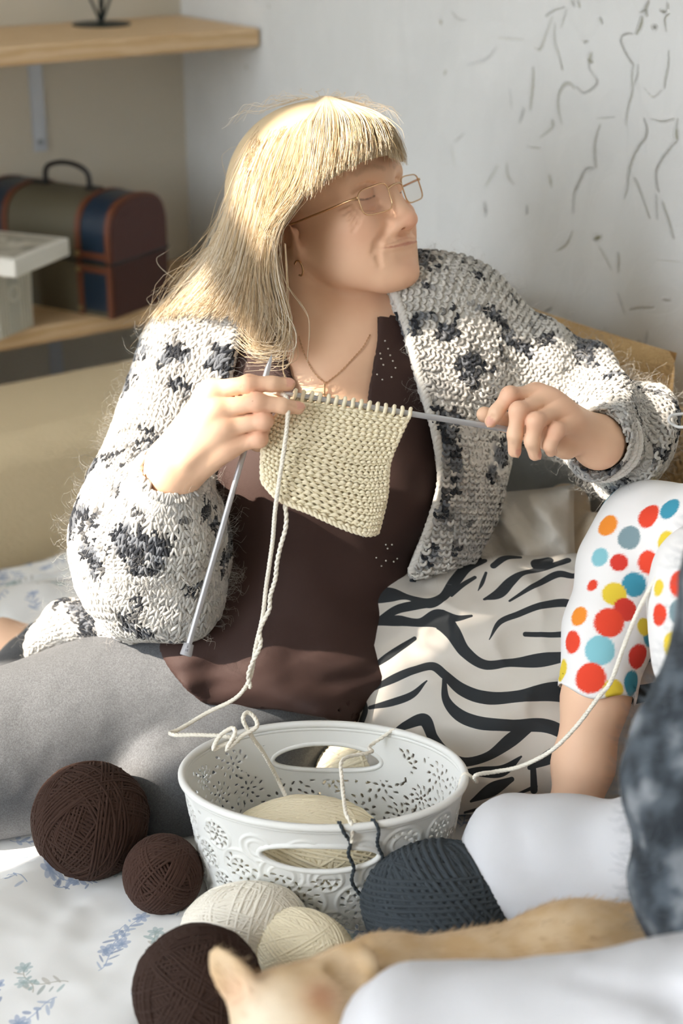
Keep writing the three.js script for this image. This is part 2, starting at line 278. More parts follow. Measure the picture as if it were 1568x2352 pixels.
function drawPlaster(g, w, h, colour) {
  if (colour) { g.fillStyle = '#d3d4d2'; g.fillRect(0, 0, w, h); } else { g.fillStyle = '#808080'; g.fillRect(0, 0, w, h); }
  const R = rng(9);
  for (let i = 0; i < 900; i++) { // trowel patches
    const x = R() * w, y = R() * h, a = 12 + R() * 60, b = 20 + R() * 110, t = R();
    g.save(); g.translate(x, y); g.rotate((R() - 0.5) * 0.8); g.globalAlpha = colour ? 0.05 : 0.09; g.fillStyle = colour ? (t < 0.5 ? '#e0e2e1' : '#c5c5c0') : (t < 0.5 ? '#ffffff' : '#000000'); g.beginPath(); g.ellipse(0, 0, a, b, 0, 0, 7); g.fill(); g.restore();
  }
  g.globalAlpha = 1; g.lineCap = 'round'; g.lineJoin = 'round';
  const fr = (q) => q - Math.floor(q);
  plasterLines.forEach(({ pts, w: lw, a }, n) => {
    const bu = Math.floor(pts[0][0]), bv = Math.floor(pts[0][1]), c = new THREE.CatmullRomCurve3(pts.map(([u, v]) => V((u - bu) * w, (1 - (v - bv)) * h, 0)), false, 'centripetal'), m = pts.length * 7;
    for (const ox of [-w, 0, w]) for (const oy of [-h, 0, h]) { let p = c.getPoint(0); for (let i = 1; i <= m; i++) { const q = c.getPoint(i / m); q.x += 1.6 * noise(i * 0.7, n * 3.1); q.y += 1.2 * noise(i * 0.7, n * 3.1, 5); const t = 0.45 + 0.75 * Math.sin(Math.PI * i / (m + 1)) * (0.5 + Math.abs(noise(i * 0.35, n * 1.7, 2)) * 1.3); const wd = lw * 0.22 * t;
      const seg = (dx, dy, k, st) => { g.lineWidth = wd * k; g.strokeStyle = st; g.beginPath(); g.moveTo(p.x + ox + dx, p.y + oy + dy); g.lineTo(q.x + ox + dx, q.y + oy + dy); g.stroke(); };
      if (colour) seg(0, 0, 1.1, `rgba(${140 + (n % 3) * 8},${140 + (n % 3) * 7},${122 + (n % 2) * 14},${0.42 * a})`); else { seg(0, 0, 2.4, `rgba(30,30,30,${0.6 * a})`); seg(3, -1, 2, `rgba(235,235,235,${0.4 * a})`); }
      p = q; } }
  });
  for (let i = 0; i < 26; i++) { const x = R() * w, y = R() * h; g.fillStyle = colour ? 'rgba(150,150,130,0.5)' : 'rgba(20,20,20,0.6)'; g.beginPath(); g.ellipse(x, y, 1 + R() * 5, 2 + R() * 8, R() * 3, 0, 7); g.fill(); }
}
const plasterMap = canvasTex(2048, 2048, (g, w, h) => drawPlaster(g, w, h, true)), plasterBump = canvasTex(2048, 2048, (g, w, h) => drawPlaster(g, w, h, false), false);
for (const t of [plasterMap, plasterBump]) t.repeat.set(1 / TILE, 1 / TILE);
const plasterM = new THREE.MeshStandardMaterial({ map: plasterMap, bumpMap: plasterBump, bumpScale: 0.006, roughness: 0.9 });
const paintM = new THREE.MeshStandardMaterial({ color: lin('#cfc8b8'), roughness: 0.9, bumpMap: grainTex, bumpScale: 0.0006 });
const whiteWallM = mat('#e9e7e1', { roughness: 0.9 });
const wallH = CEIL - FLOOR, wallY = (CEIL + FLOOR) / 2;
{
  const len = WLEN, g = boxUV(bx(len, wallH, 0.14, 0, 0, -0.07)); // plastered wall, local z faces the room
  const o = struct('wall_right', g, plasterM); o.applyMatrix4(frameM(room(0, len / 2 - 0.02, wallY), rD.clone().negate(), V(0, 1, 0), bD));
  const l2 = 2.34, o2 = struct('wall_back', boxUV(bx(l2, wallH, 0.14, 0, 0, -0.07)), paintM); o2.applyMatrix4(roomM(l2 / 2, 0, wallY));
}
// window wall on the left: a narrow window by the shelves lets the sun in, a wide one lies further towards us
const WY0 = 0.35, WY1 = 2.75, LZ0 = -1.9, WINS = [[-1.20, -0.79, []], [-0.02, 1.70, [0.55, 1.12]]];
{
  const yc = (WY0 + WY1) / 2, wy = WY1 - WY0, zs = [LZ0, ...WINS.flatMap(([a, b]) => [a, b]), WN], parts = [bx(0.16, WY0 - FLOOR, WN - LZ0, 0, (WY0 + FLOOR) / 2, (WN + LZ0) / 2), bx(0.16, CEIL - WY1, WN - LZ0, 0, (CEIL + WY1) / 2, (WN + LZ0) / 2)];
  for (let i = 0; i < zs.length; i += 2) parts.push(bx(0.16, wy, zs[i + 1] - zs[i], 0, yc, (zs[i] + zs[i + 1]) / 2));
  const o = struct('wall_left', mergeGeometries(parts), whiteWallM); o.position.x = WL - 0.08;
  WINS.forEach(([z0, z1, mid], k) => { const fr = []; for (const z of [z0 + 0.025, z1 - 0.025, ...mid]) fr.push(bx(0.06, wy, 0.05, 0, yc, z)); for (const y of [WY0 + 0.03, WY1 - 0.03, 2.30]) fr.push(bx(0.06, 0.055, z1 - z0, 0, y, (z0 + z1) / 2)); struct('window_' + (k + 1), mergeGeometries(fr), mat('#f0efea', { roughness: 0.5 })).position.x = WL - 0.1; });
}
{ // wall behind the camera; right hand side wall; floor; ceiling
  const z = WN + 0.08, x0 = WL - 0.16, x1 = WR + 0.16;
  struct('wall_front', bx(x1 - x0, wallH, 0.16, (x0 + x1) / 2, wallY, z), mat('#a39c90', { roughness: 0.9 }));
  struct('wall_side', bx(0.16, wallH, 2.6, WR + 0.08, wallY, WN - 1.2), mat('#b5aea2', { roughness: 0.9 }));
  struct('floor', bx(5.2, 0.1, 5.8, 0, FLOOR - 0.05, -0.7), mat('#b3a48f', { roughness: 0.6 }));
  struct('ceiling', bx(5.2, 0.1, 5.8, 0, CEIL + 0.05, -0.7), mat('#f1f0ec', { roughness: 0.95 }));
}
// ---------------------------------------------------------------- bed: base, mattress, printed sheet
const BED = { s0: 0.03, s1: 1.9, d0: 0.6, d1: 2.62 };
{
  const ws = BED.s1 - BED.s0, wd = BED.d1 - BED.d0, M = roomM((BED.s0 + BED.s1) / 2, (BED.d0 + BED.d1) / 2, 0);
  const bed = thing('bed', 'low bed base with a thick mattress under the printed sheet', 'bed'); bed.applyMatrix4(M);
  mesh('bed_base', bx(ws, 0.2, wd, 0, FLOOR + 0.1, 0), mat('#8a6b4a'), bed);
  mesh('mattress', rbox(ws, 0.23, wd, 0.05).translate(0, -0.13, 0), mat('#e3e0d8'), bed);
}
function drawFloral(g, w, h) {
  g.fillStyle = '#eeeeec'; g.fillRect(0, 0, w, h); const R = rng(21);
  for (let i = 0; i < 92; i++) {
    const x = R() * w, y = R() * h, a = R() * 6.28, blue = R() < 0.72, c = blue ? ['#8fa0bd', '#a9b6cc', '#7c8aa8'] : ['#9fb3b4', '#b9b7ae', '#98a3a0'];
    for (const [ox, oy] of [[0, 0], [w, 0], [-w, 0], [0, h], [0, -h]]) {
      g.save(); g.translate(x + ox, y + oy); g.rotate(a); const Q = rng(i * 31 + 3);
      g.strokeStyle = c[1]; g.lineWidth = 2.2; g.beginPath(); g.moveTo(0, 0); g.bezierCurveTo(26, 18, 50, -14, 92, 9); g.stroke();
      for (let k = 0; k < 8; k++) { g.save(); g.translate(8 + k * 11, (Q() - 0.5) * 12); g.rotate((k % 2 ? 1 : -1) * (0.6 + Q() * 0.5)); g.fillStyle = c[Math.floor(Q() * 3)]; g.globalAlpha = 0.65; g.beginPath(); g.ellipse(12, 0, 6 + Q() * 11, 2 + Q() * 4, 0, 0, 7); g.fill(); g.restore(); }
      if (Q() < 0.6) for (let k = 0; k < 6; k++) { g.save(); g.translate(98, 10); g.rotate(k * 1.047); g.globalAlpha = 0.55; g.fillStyle = c[0]; g.beginPath(); g.ellipse(10, 0, 11, 6, 0, 0, 7); g.fill(); g.restore(); }
      g.restore();
    }
  }
}
const floralTex = canvasTex(1024, 1024, drawFloral); floralTex.repeat.set(2.2, 2.2);
const sheetM = new THREE.MeshStandardMaterial({ map: floralTex, roughness: 0.92 });
const sheetH = (x, z) => { // folds of the sheet, flat where people and things press it
  const calm = smooth(0.10, 0.34, Math.hypot((x - 0.02) * 0.8, z + 1.62)) * (1 - smooth(-0.05, 0.2, x) * 0.75);
  const a = x * 0.8 + z * 0.6, b = -x * 0.6 + z * 0.8;
  const ridge = (q) => Math.pow(1 - Math.abs(q), 3);
  let h = 0.014 * ridge(clamp(2 * fbm(a * 6 + 3, b * 2.2, 1, 3), -1, 1)) + 0.036 * ridge(clamp(2.4 * noise(a * 4.2, b * 1.6, 4), -1, 1)) * smooth(-0.1, -0.35, x) + 0.002 * noise(x * 40, z * 40);
  return 0.001 + h * calm;
};
{
  const n = 260, ws = BED.s1 - BED.s0, wd = BED.d1 - BED.d0;
  const g = gridSurface(n, n, (u, v) => { const p = room(BED.s0 + ws * (1 - u), BED.d0 + wd * (1 - v), 0); const e = Math.min(u, 1 - u, v, 1 - v); p.y = sheetH(p.x, p.z) - (e < 0.004 ? 0.12 : 0); return p; });
  const uv = g.attributes.uv; for (let i = 0; i < uv.count; i++) uv.setXY(i, uv.getX(i) * ws, uv.getY(i) * wd);
  tag(mesh('bed_sheet', g, sheetM), 'white rumpled bed sheet printed with pale blue flowers and leaves', 'sheet');
}
{ // folded duvet edge at the left, beyond the thigh
  const a = onPlane(-170, 1440, 0.035), b = onPlane(240, 1390, 0.035), d = b.clone().sub(a).normalize(), s = V(-d.z, 0, d.x); if (s.z > 0) s.negate();
  const rings = []; for (let i = 0; i <= 40; i++) { const c = a.clone().lerp(b, i / 40), r = []; for (let k = 0; k < 20; k++) { const t = k / 20 * Math.PI * 2, w = 0.001 * noise(i * 0.4, k) + 0.006 * noise(i * 0.15, k * 0.2, 3); r.push(c.clone().addScaledVector(s, Math.cos(t) * (0.085 + w)).add(V(0, Math.sin(t) * (0.03 + w), 0))); } rings.push(r); }
  const o = mesh('duvet_roll', loft(rings), sheetM); tag(o, 'rolled edge of flowered bedding lying in front of the beige bench', 'bedding');
}
{ // beige upholstered bench in front of the shelves
  const t = thing('bench', 'beige upholstered bench with rounded edges below the shelves', 'bench'); t.applyMatrix4(roomM(0.77, 0.42, FLOOR));
  const m = mat('#e3cfa9', { roughness: 0.95, bumpMap: grainTex, bumpScale: 0.0015 });
  mesh('seat_cushion', rbox(1.16, 0.40, 0.30, 0.05, 5).translate(0, 0.445, 0), m, t);
  mesh('bench_base', rbox(1.12, 0.24, 0.27, 0.02).translate(0, 0.12, 0), m, t);
}
// ---------------------------------------------------------------- shelves and what stands on them
const woodTex = dataTex(512, 256, (u, v) => { const g = Math.sin((v * 22 + 1.6 * fbm(u * 3, v * 8, 2)) * 6.28) * 0.5 + 0.5, n = fbm(u * 6, v * 90, 5) * 0.5; return [0.84 - 0.06 * g + n * 0.06, 0.73 - 0.08 * g + n * 0.06, 0.58 - 0.10 * g + n * 0.06]; }, true);
woodTex.repeat.set(1.5, 3);
const woodM = new THREE.MeshStandardMaterial({ map: woodTex, roughness: 0.6 }), bracketM = mat('#c3c8cf', { roughness: 0.45, metalness: 0.3 });
function shelf(h, label, s1) {
  const t = thing('wall_shelf', label, 'shelf', V(0, 0, 0)); t.applyMatrix4(roomM(0, 0, h));
  const L = s1, g = boxUV(rbox(L, 0.032, 0.28, 0.006).translate(-L / 2 - 0.004, -0.016, 0.142)); mesh('board', g, woodM, t);
  for (const x of [-0.305, -0.95]) {
    const br = mesh('bracket', mergeGeometries([bx(0.026, 0.19, 0.004, x, -0.127, 0.003), bx(0.026, 0.004, 0.2, x, -0.035, 0.10)]), bracketM, t);
    mesh('screw', new THREE.CylinderGeometry(0.005, 0.005, 0.004, 12).rotateX(Math.PI / 2).translate(x, -0.205, 0.007), mat('#8d949b', { metalness: 0.6, roughness: 0.4 }), br);
  }
  return t;
}
const SH1 = 0.735, SH2 = 0.274;
shelf(SH1, 'upper pine wall shelf on grey brackets carrying the dark wire stand', 1.2);
shelf(SH2, 'lower pine wall shelf carrying the old trunk and the white basket', 1.2);
{ // dark wire stand on the upper shelf
  const p = onPlane(233, 57, SH1), t = thing('wire_stand', 'dark metal ornament stand with round base and bent wire stems', 'ornament', p), m = mat('#1d2623', { roughness: 0.45, metalness: 0.4 });
  mesh('stand_base', new THREE.LatheGeometry([[0, 0.006], [0.02, 0.006], [0.05, 0.003], [0.0515, 0.0015], [0.051, 0], [0, 0]].map(([a, b]) => new THREE.Vector2(a, b)), 40), m, t);
  for (const [dx, dz, k] of [[-0.045, 0.01, 0.16], [0.012, -0.02, 0.18], [0.05, 0.01, 0.16], [0.002, 0.02, 0.15]]) mesh('stem', tube([V(0.0, 0.004, 0), V(dx * 0.15, 0.02, dz * 0.2), V(dx * 0.6, k * 0.45, dz * 0.7), V(dx * 1.3, k, dz)], (u) => 0.0032 - 0.0016 * u, 18, 7), m, t);
}
{ // trunk with barrel lid
  const c0 = onPlane(262, 733, SH2), ya = 44 * D2R; // nearest bottom corner; the long front runs left, the end runs right and back
  const front = onPlane(72, 699, SH2).sub(c0).normalize(), end = V(-front.z, 0, front.x); if (end.z > 0) end.negate();
  const Lg = 0.30, Dp = 0.155, Hb = 0.095, Hl = 0.105;
  const t = thing('trunk', 'old fashioned brown trunk with barrel lid, blue corner panels and black handle', 'trunk'); t.applyMatrix4(frameM(c0.clone().addScaledVector(front, Lg / 2).addScaledVector(end, Dp / 2), front.clone().negate(), V(0, 1, 0), end.clone().negate()));
  // local: x right towards the near end, z towards the front
  const leather = mat('#48221a', { roughness: 0.55, bumpMap: grainTex, bumpScale: 0.001 }), olive = mat('#565140', { roughness: 0.7 }), blue = mat('#0f2538', { roughness: 0.4 }), tan = mat('#63351f', { roughness: 0.5 }), black = mat('#12100f', { roughness: 0.4 }), brass = mat('#8a7650', { metalness: 0.5, roughness: 0.4 });
  const lidOut = (k) => { const s = new THREE.Shape(); const a = Dp / 2 + k; s.moveTo(-a, 0); s.lineTo(a, 0); s.lineTo(a, Hl * 0.42); s.bezierCurveTo(a, Hl * 0.8 + k, a * 0.72, Hl + k, 0, Hl + k); s.bezierCurveTo(-a * 0.72, Hl + k, -a, Hl * 0.8 + k, -a, Hl * 0.42); s.closePath(); return s; };
  const ext = (k, w, x) => new THREE.ExtrudeGeometry(lidOut(k), { depth: w, bevelEnabled: false, curveSegments: 14 }).rotateY(Math.PI / 2).translate(x - w / 2, Hb, 0);
  mesh('body', bx(Lg, Hb, Dp, 0, Hb / 2, 0), olive, t); mesh('lid', ext(0, Lg, 0), olive, t);
  for (const s of [1, -1]) {
    mesh('end_panel', mergeGeometries([bx(0.004, Hb - 0.006, Dp - 0.004, s * (Lg / 2 + 0.002), Hb / 2, 0)]), leather, t);
    mesh('end_panel', ext(-0.002, 0.004, s * (Lg / 2 + 0.002)), leather, t);
    mesh('corner_panel', bx(0.052, Hb - 0.02, Dp + 0.004, s * (Lg / 2 - 0.034), Hb / 2, 0), blue, t);
    mesh('corner_panel', ext(0.002, 0.052, s * (Lg / 2 - 0.034)), blue, t);
    for (const x of [0.004, 0.068]) { mesh('strap', ext(0.0035, 0.011, s * (Lg / 2 - x)), tan, t); mesh('strap', bx(0.011, Hb, Dp + 0.007, s * (Lg / 2 - x), Hb / 2, 0), tan, t); }
    for (const y of [Hb - 0.012, Hb + 0.012]) mesh('strap', bx(0.06, 0.011, Dp + 0.008, s * (Lg / 2 - 0.036), y, 0), tan, t);
    for (const y of [0.012, Hb - 0.014, Hb + 0.014]) mesh('rivet', new THREE.SphereGeometry(0.005, 10, 6).translate(s * (Lg / 2 - 0.068), y, Dp / 2 + 0.005), brass, t);
  }
  mesh('seam', bx(Lg + 0.009, 0.004, Dp + 0.009, 0, Hb, 0), black, t);
  const hd = mesh('handle', tube([V(-0.05, Hb + Hl - 0.001, 0), V(-0.046, Hb + Hl + 0.028, 0), V(-0.02, Hb + Hl + 0.040, 0), V(0.02, Hb + Hl + 0.040, 0), V(0.046, Hb + Hl + 0.028, 0), V(0.05, Hb + Hl - 0.001, 0)], 0.0048, 28, 9), black, t);
  for (const x of [-0.06, 0.06]) mesh('handle_mount', rbox(0.034, 0.010, 0.016, 0.004).translate(x, Hb + Hl + 0.002, 0), black, hd);
  mesh('latch', rbox(0.022, 0.03, 0.008, 0.003).translate(-0.045, Hb, Dp / 2 + 0.006), brass, t);
}
{ // white woven basket and the flat box on it
  const p = onPlane(-8, 752, SH2).add(V(-0.005, 0, 0.012)), yaw = 25 * D2R, t = thing('woven_basket', 'small white woven plastic basket with a round hole at the shelf end', 'basket', p); t.rotation.y = -yaw;
  const w = 0.098, h = 0.118, m = mat('#d9d8cd', { roughness: 0.6 }), m2 = mat('#bfc0b6', { roughness: 0.6 });
  const rib = (x, z, rx, rz) => new THREE.CylinderGeometry(0.0028, 0.0024, h * 0.86, 6).scale(1, 1, 1).translate(x, h * 0.44, z);
  const S = new THREE.Shape(); S.moveTo(-w / 2, 0); S.lineTo(w / 2, 0); S.lineTo(w / 2 + 0.005, h * 0.9); S.lineTo(-w / 2 - 0.005, h * 0.9); S.closePath(); const hole = new THREE.Path(); hole.absellipse(0.0, h * 0.58, 0.011, 0.013, 0, 7, false); S.holes.push(hole);
  const wallG = () => new THREE.ExtrudeGeometry(S, { depth: 0.004, bevelEnabled: false, curveSegments: 16 });
  for (let k = 0; k < 4; k++) mesh('basket_side', wallG().translate(0, 0, w / 2 - 0.004).rotateY(k * Math.PI / 2), m2, t);
  mesh('basket_bottom', bx(w - 0.006, 0.004, w - 0.006, 0, 0.002, 0), m2, t);
  for (let k = 0; k < 4; k++) for (let i = 0; i < 12; i++) { const x = -w / 2 + w * (i + 0.5) / 12; if (Math.abs(x) < 0.014) continue; mesh('stake', rib(x, w / 2 + 0.001).rotateY(k * Math.PI / 2), m, t); }
  for (let k = 0; k < 4; k++) mesh('hole_rim', new THREE.TorusGeometry(0.0135, 0.003, 8, 20).translate(0, h * 0.58, w / 2 + 0.001).rotateY(k * Math.PI / 2), m, t);
  mesh('rim', mergeGeometries([0, 1, 2, 3].map((k) => rbox(w + 0.03, 0.016, 0.014, 0.005).translate(0, h * 0.93, w / 2 + 0.006).rotateY(k * Math.PI / 2))), m, t);
  const b = thing('flat_box', 'flat white box with a grey printed top lying on the small basket', 'box', p.clone().add(V(0.004, h * 0.93 + 0.0085, 0))); b.rotation.y = -yaw + 0.05;
  mesh('box_lid', rbox(0.178, 0.030, 0.165, 0.003).translate(0.018, 0.015, 0), mat('#e6e4da', { roughness: 0.6 }), b);
  const pr = canvasTex(256, 256, (g, w2, h2) => { g.fillStyle = '#b9b5a6'; g.fillRect(0, 0, w2, h2); const R = rng(4); for (let i = 0; i < 40; i++) { g.fillStyle = ['#8d8a7d', '#cfcbbf', '#d9d6cb', '#a09a8a', '#77756a'][Math.floor(R() * 5)]; g.globalAlpha = 0.5; g.beginPath(); g.ellipse(R() * w2, R() * h2, 10 + R() * 40, 6 + R() * 22, R() * 3, 0, 7); g.fill(); } }, true, false);
  mesh('printed_top', new THREE.BoxGeometry(0.155, 0.0012, 0.140).translate(0.018, 0.0302, 0), new THREE.MeshStandardMaterial({ map: pr, roughness: 0.5 }), b);
}
// ---------------------------------------------------------------- the woman: joints
const lean = (x, y, z) => V().addScaledVector(RV, x).addScaledVector(UPV, y).addScaledVector(NV, z);
const J = {
  shR: at(470, 815, 1.86), elR: at(330, 1285, 1.78), wrR: at(398, 1076, 1.635),
  shL: at(1030, 775, 1.90), elL: at(1435, 1000, 1.86), wrL: at(1372, 1016, 1.70),
  neck: at(768, 800, 1.86), chest: at(750, 960, 1.87), belly: at(676, 1330, 1.88), hip: at(610, 1560, 1.88),
};
// head frame: f where the face looks, l towards her left ear, u to the crown
const yaw = 50 * D2R, nod = 7.6 * D2R, roll = 15 * D2R; // turned aside, chin up, tipped
const hf = lean(Math.sin(yaw) * Math.cos(nod), Math.sin(nod), Math.cos(yaw) * Math.cos(nod)), u0 = lean(-Math.sin(yaw) * Math.sin(nod), Math.cos(nod), -Math.cos(yaw) * Math.sin(nod)), l0 = lean(Math.cos(yaw), 0, -Math.sin(yaw));
const hl = l0.clone().multiplyScalar(Math.cos(roll)).addScaledVector(u0, Math.sin(roll)), hu = u0.clone().multiplyScalar(Math.cos(roll)).addScaledVector(l0, -Math.sin(roll));
const HO = at(747, 483, 1.832);
const H = (f, l, u) => HO.clone().addScaledVector(hf, f).addScaledVector(hl, l).addScaledVector(hu, u);
// a head in its own axes: x forward, y to the left, z up (metres); symmetrical
let headMarks;
const headField = (() => {
  const F = new Field(), X = V(1, 0, 0), Y = V(0, 1, 0), Z = V(0, 0, 1), e = (x, y, z, a, b, c) => ell(V(x, y, z), a, b, c, X, Y, Z), q = (a, b, ra, rb) => cap(V(...a), V(...b), ra, rb);
  F.add(e(-0.010, 0, 0.030, 0.098, 0.074, 0.085), 0.01).add(e(0.048, 0, 0.034, 0.046, 0.058, 0.055), 0.03).add(e(0.036, 0, -0.030, 0.055, 0.054, 0.072), 0.03)
    .add(q([-0.004, 0.055, -0.054], [0.065, 0.020, -0.108], 0.017, 0.014), 0.03).add(e(0.078, 0, -0.112, 0.0205, 0.024, 0.017), 0.022)
    .add(e(0.058, 0.041, -0.034, 0.027, 0.021, 0.021), 0.025).add(e(0.044, 0.037, -0.066, 0.033, 0.020, 0.030), 0.025)
    .add(q([0.085, 0.006, 0.021], [0.070, 0.046, 0.021], 0.009, 0.009), 0.02).add(e(0.0685, 0, -0.075, 0.0255, 0.034, 0.030), 0.022);
  F.cut(e(0.101, 0.033, -0.002, 0.020, 0.019, 0.0125), 0.018);
  F.add(e(0.0725, 0.032, -0.001, 0.0125, 0.0145, 0.0125), 0.006).add(e(0.074, 0.032, 0.0035, 0.0125, 0.0155, 0.0105), 0.004).add(q([0.077, 0.019, -0.012], [0.071, 0.044, -0.010], 0.005, 0.004), 0.008);
  F.add(q([0.086, 0, 0.014], [0.1075, 0, -0.040], 0.0070, 0.0096), 0.014).add(e(0.1090, 0, -0.0465, 0.0105, 0.0103, 0.0103), 0.009).add(e(0.0955, 0.0140, -0.0490, 0.0130, 0.0066, 0.0088), 0.008);
  
  F.cut(ell(V(0.1035, 0.0105, -0.0525), 0.0058, 0.0034, 0.0032, V(0.95, -0.25, 0.2).normalize(), V(0.25, 0.95, 0).normalize(), V(-0.2, 0, 0.95).normalize()), 0.0015);
  // lips, folds and lines follow the surface itself
  const base = { ops: F.ops.slice() }, bf = new Field(); bf.ops = base.ops;
  const srf = (l, u) => { let f = 0.14; for (let k = 0; k < 90; k++) { const d = bf.f(f, l, u); if (d < 0.0002) break; f -= Math.max(0.0004, d * 0.7); } return f; };
  const on = (l, u, dep = 0) => [srf(l, u) - dep, l, u];
  const line = (pts, r, k, dep = 0.0003) => { for (let i = 1; i < pts.length; i++) F.cut(q(on(...pts[i - 1], dep), on(...pts[i], dep), r(i - 1), r(i)), k); };
  const ridge = (pts, r, k, dep = 0.001) => { for (let i = 1; i < pts.length; i++) F.add(q(on(...pts[i - 1], dep), on(...pts[i], dep), r(i - 1), r(i)), k); };
  const mouthL = [[0, -0.0700], [0.007, -0.0699], [0.014, -0.0706], [0.021, -0.0710], [0.028, -0.0706], [0.036, -0.0690]];
  const lipU = mouthL.map(([l, u], i) => [l, u + 0.0036 - i * 0.0003]), lipD = mouthL.map(([l, u], i) => [l, u - 0.0042 + i * 0.0005]);
  ridge(lipU.slice(0, 5), (i) => 0.0028 - i * 0.0004, 0.005, 0.0016); ridge(lipD.slice(0, 5), (i) => 0.0040 - i * 0.0006, 0.006, 0.0016);
  bf.ops = F.ops.slice(); line(mouthL, (i) => 0.0016 - i * 0.0001, 0.0022); line([[0.036, -0.0690], [0.0385, -0.0660]], () => 0.0012, 0.005);
  line([[0.0215, -0.046], [0.030, -0.055], [0.038, -0.064], [0.0425, -0.074]], () => 0.0003, 0.010); line([[0.0385, -0.075], [0.0392, -0.083], [0.038, -0.092]], () => 0.0002, 0.007);
  for (let k = 0; k < 5; k++) line([[0.049, -0.007 - k * 0.0042], [0.055, -0.008 - k * 0.0062], [0.060, -0.0095 - k * 0.0082]], () => 0.0003, 0.0045);
  line([[0.018, -0.0045], [0.026, -0.0062], [0.034, -0.0066], [0.042, -0.0052], [0.047, -0.0030]], () => 0.0007, 0.0016, 0); line([[0.019, 0.0085], [0.028, 0.0105], [0.038, 0.0095], [0.047, 0.006]], () => 0.0008, 0.004); line([[0.018, -0.0165], [0.028, -0.0200], [0.040, -0.0185]], () => 0.0009, 0.006); 
  F.cut(q([0.1030, -0.012, -0.0890], [0.1030, 0.012, -0.0890], 0.0034, 0.0034), 0.012);
  headMarks = { lipU: lipU.map((p) => V(...on(...p))), lipD: lipD.map((p) => V(...on(...p))), lash: [[0.018, -0.0045], [0.026, -0.0062], [0.034, -0.0066], [0.042, -0.0052], [0.047, -0.0030]].map((p) => V(...on(...p))), brow: [[0.010, 0.022], [0.020, 0.0265], [0.032, 0.0270], [0.044, 0.0225]].map((p) => V(...on(...p))) };
  // ear
  const eA = V(0.25, 0.35, 0.9).normalize(), eB = V(0.80, 0.42, -0.38).normalize(), ear = new Field();
  const ex = V(0.94, 0.30, -0.16).normalize(), ez = V(0.10, 0.22, 0.97).normalize(); const ey = V().crossVectors(ez, ex).normalize();
  ear.add(ell(V(-0.010, 0.073, -0.018), 0.019, 0.0055, 0.030, ex, ey, ez), 0.004).add(ell(V(-0.001, 0.070, -0.046), 0.0085, 0.0052, 0.0105, ex, ey, ez), 0.008);
  ear.cut(ell(V(-0.006, 0.080, -0.014), 0.0125, 0.006, 0.0215, ex, ey, ez), 0.003).add(cap(V(-0.018, 0.0775, -0.030), V(-0.010, 0.079, 0.000), 0.0022, 0.0018), 0.004).add(ell(V(0.006, 0.0715, -0.022), 0.0045, 0.0035, 0.007, X, Y, Z), 0.004);
  F.add(ear.f, 0.006);
  return F;
})();
const LOW = 0.87; // her lower face is a little shorter
const headLocal = (x, y, z) => { const a = x - HO.x, b = y - HO.y, c = z - HO.z, u = a * hu.x + b * hu.y + c * hu.z; return headField.f(a * hf.x + b * hf.y + c * hf.z, Math.abs(a * hl.x + b * hl.y + c * hl.z), u < 0 ? u / LOW : u); };
// hands: chains of finger joints
function hand(F, wrist, R) { // R: { mcp: [4], fingers: [[pip, dip, tip] x4], thumb: [...], r }
  F.add(cap(wrist[0], wrist[1], 0.027, 0.0255), 0.01);
  R.mcp.forEach((m, i) => { F.add(cap(wrist[1].clone().add(R.spread[i]), m, 0.0155, 0.0118), 0.012); });
  for (let i = 0; i < 3; i++) F.add(cap(R.mcp[i].clone().lerp(wrist[1], 0.1), R.mcp[i + 1].clone().lerp(wrist[1], 0.1), 0.0088, 0.0085), 0.012);
  const G = R.fingers.map((f, i) => { const q = new Field(), r = R.r[i]; q.add(cap(R.mcp[i], f[0], r * 1.16, r), 0.004).add(cap(f[0], f[1], r * 1.0, r * 0.9), 0.004).add(cap(f[1], f[2], r * 0.92, r * 0.80), 0.004).add(cap(f[0], f[0].clone().addScaledVector(R.back, 0.0012), r * 1.02), 0.005); return q; });
  const q = new Field(); q.add(cap(R.thumb[0], R.thumb[1], 0.0165, 0.0125), 0.01).add(cap(R.thumb[1], R.thumb[2], 0.0112, 0.0102), 0.005).add(cap(R.thumb[2], R.thumb[3], 0.0105, 0.0085), 0.004); G.push(q);
  // nails, and creases over the middle joints
  R.fingers.forEach((f, i) => { const r = R.r[i], t = f[2].clone().sub(f[1]).normalize(), n = R.back.clone().addScaledVector(t, -R.back.dot(t)).normalize(), s = V().crossVectors(t, n), c = f[2].clone().addScaledVector(n, r * 0.66).addScaledVector(t, -0.001); G[i].cut(ell(c.clone().addScaledVector(n, 0.0022), 0.0054, 0.0078, 0.0022, s, t.clone().addScaledVector(n, -0.12).normalize(), n), 0.0012); G[i].add(ell(c.clone().addScaledVector(n, -0.0002).addScaledVector(t, 0.0008), 0.0047, 0.0070, 0.0014, s, t.clone().addScaledVector(n, -0.12).normalize(), n), 0.0006);
    const t1 = f[0].clone().sub(R.mcp[i]).normalize(), t2 = f[1].clone().sub(f[0]).normalize(), o = t1.clone().sub(t2).addScaledVector(R.back, 0.6).normalize(), b = V().crossVectors(t1.clone().add(t2).normalize(), o).normalize(); for (const k of [-0.0045, -0.0012, 0.0022, 0.0052]) { const q = f[0].clone().addScaledVector(k < 0 ? t1 : t2, k).addScaledVector(o, r * 1.06); G[i].cut(cap(q.clone().addScaledVector(b, -r * 0.55).addScaledVector(o, -r * 0.18), q.clone().addScaledVector(b, r * 0.55).addScaledVector(o, -r * 0.18), 0.00035), 0.0024); } });
  F.add((x, y, z) => { let d = 9; for (const g of G) d = smin(d, g.f(x, y, z), 0.0012); return d; }, 0.009);
  for (const [a, b] of R.tendons || []) F.add(cap(a, b, 0.0035, 0.003), 0.012);
}
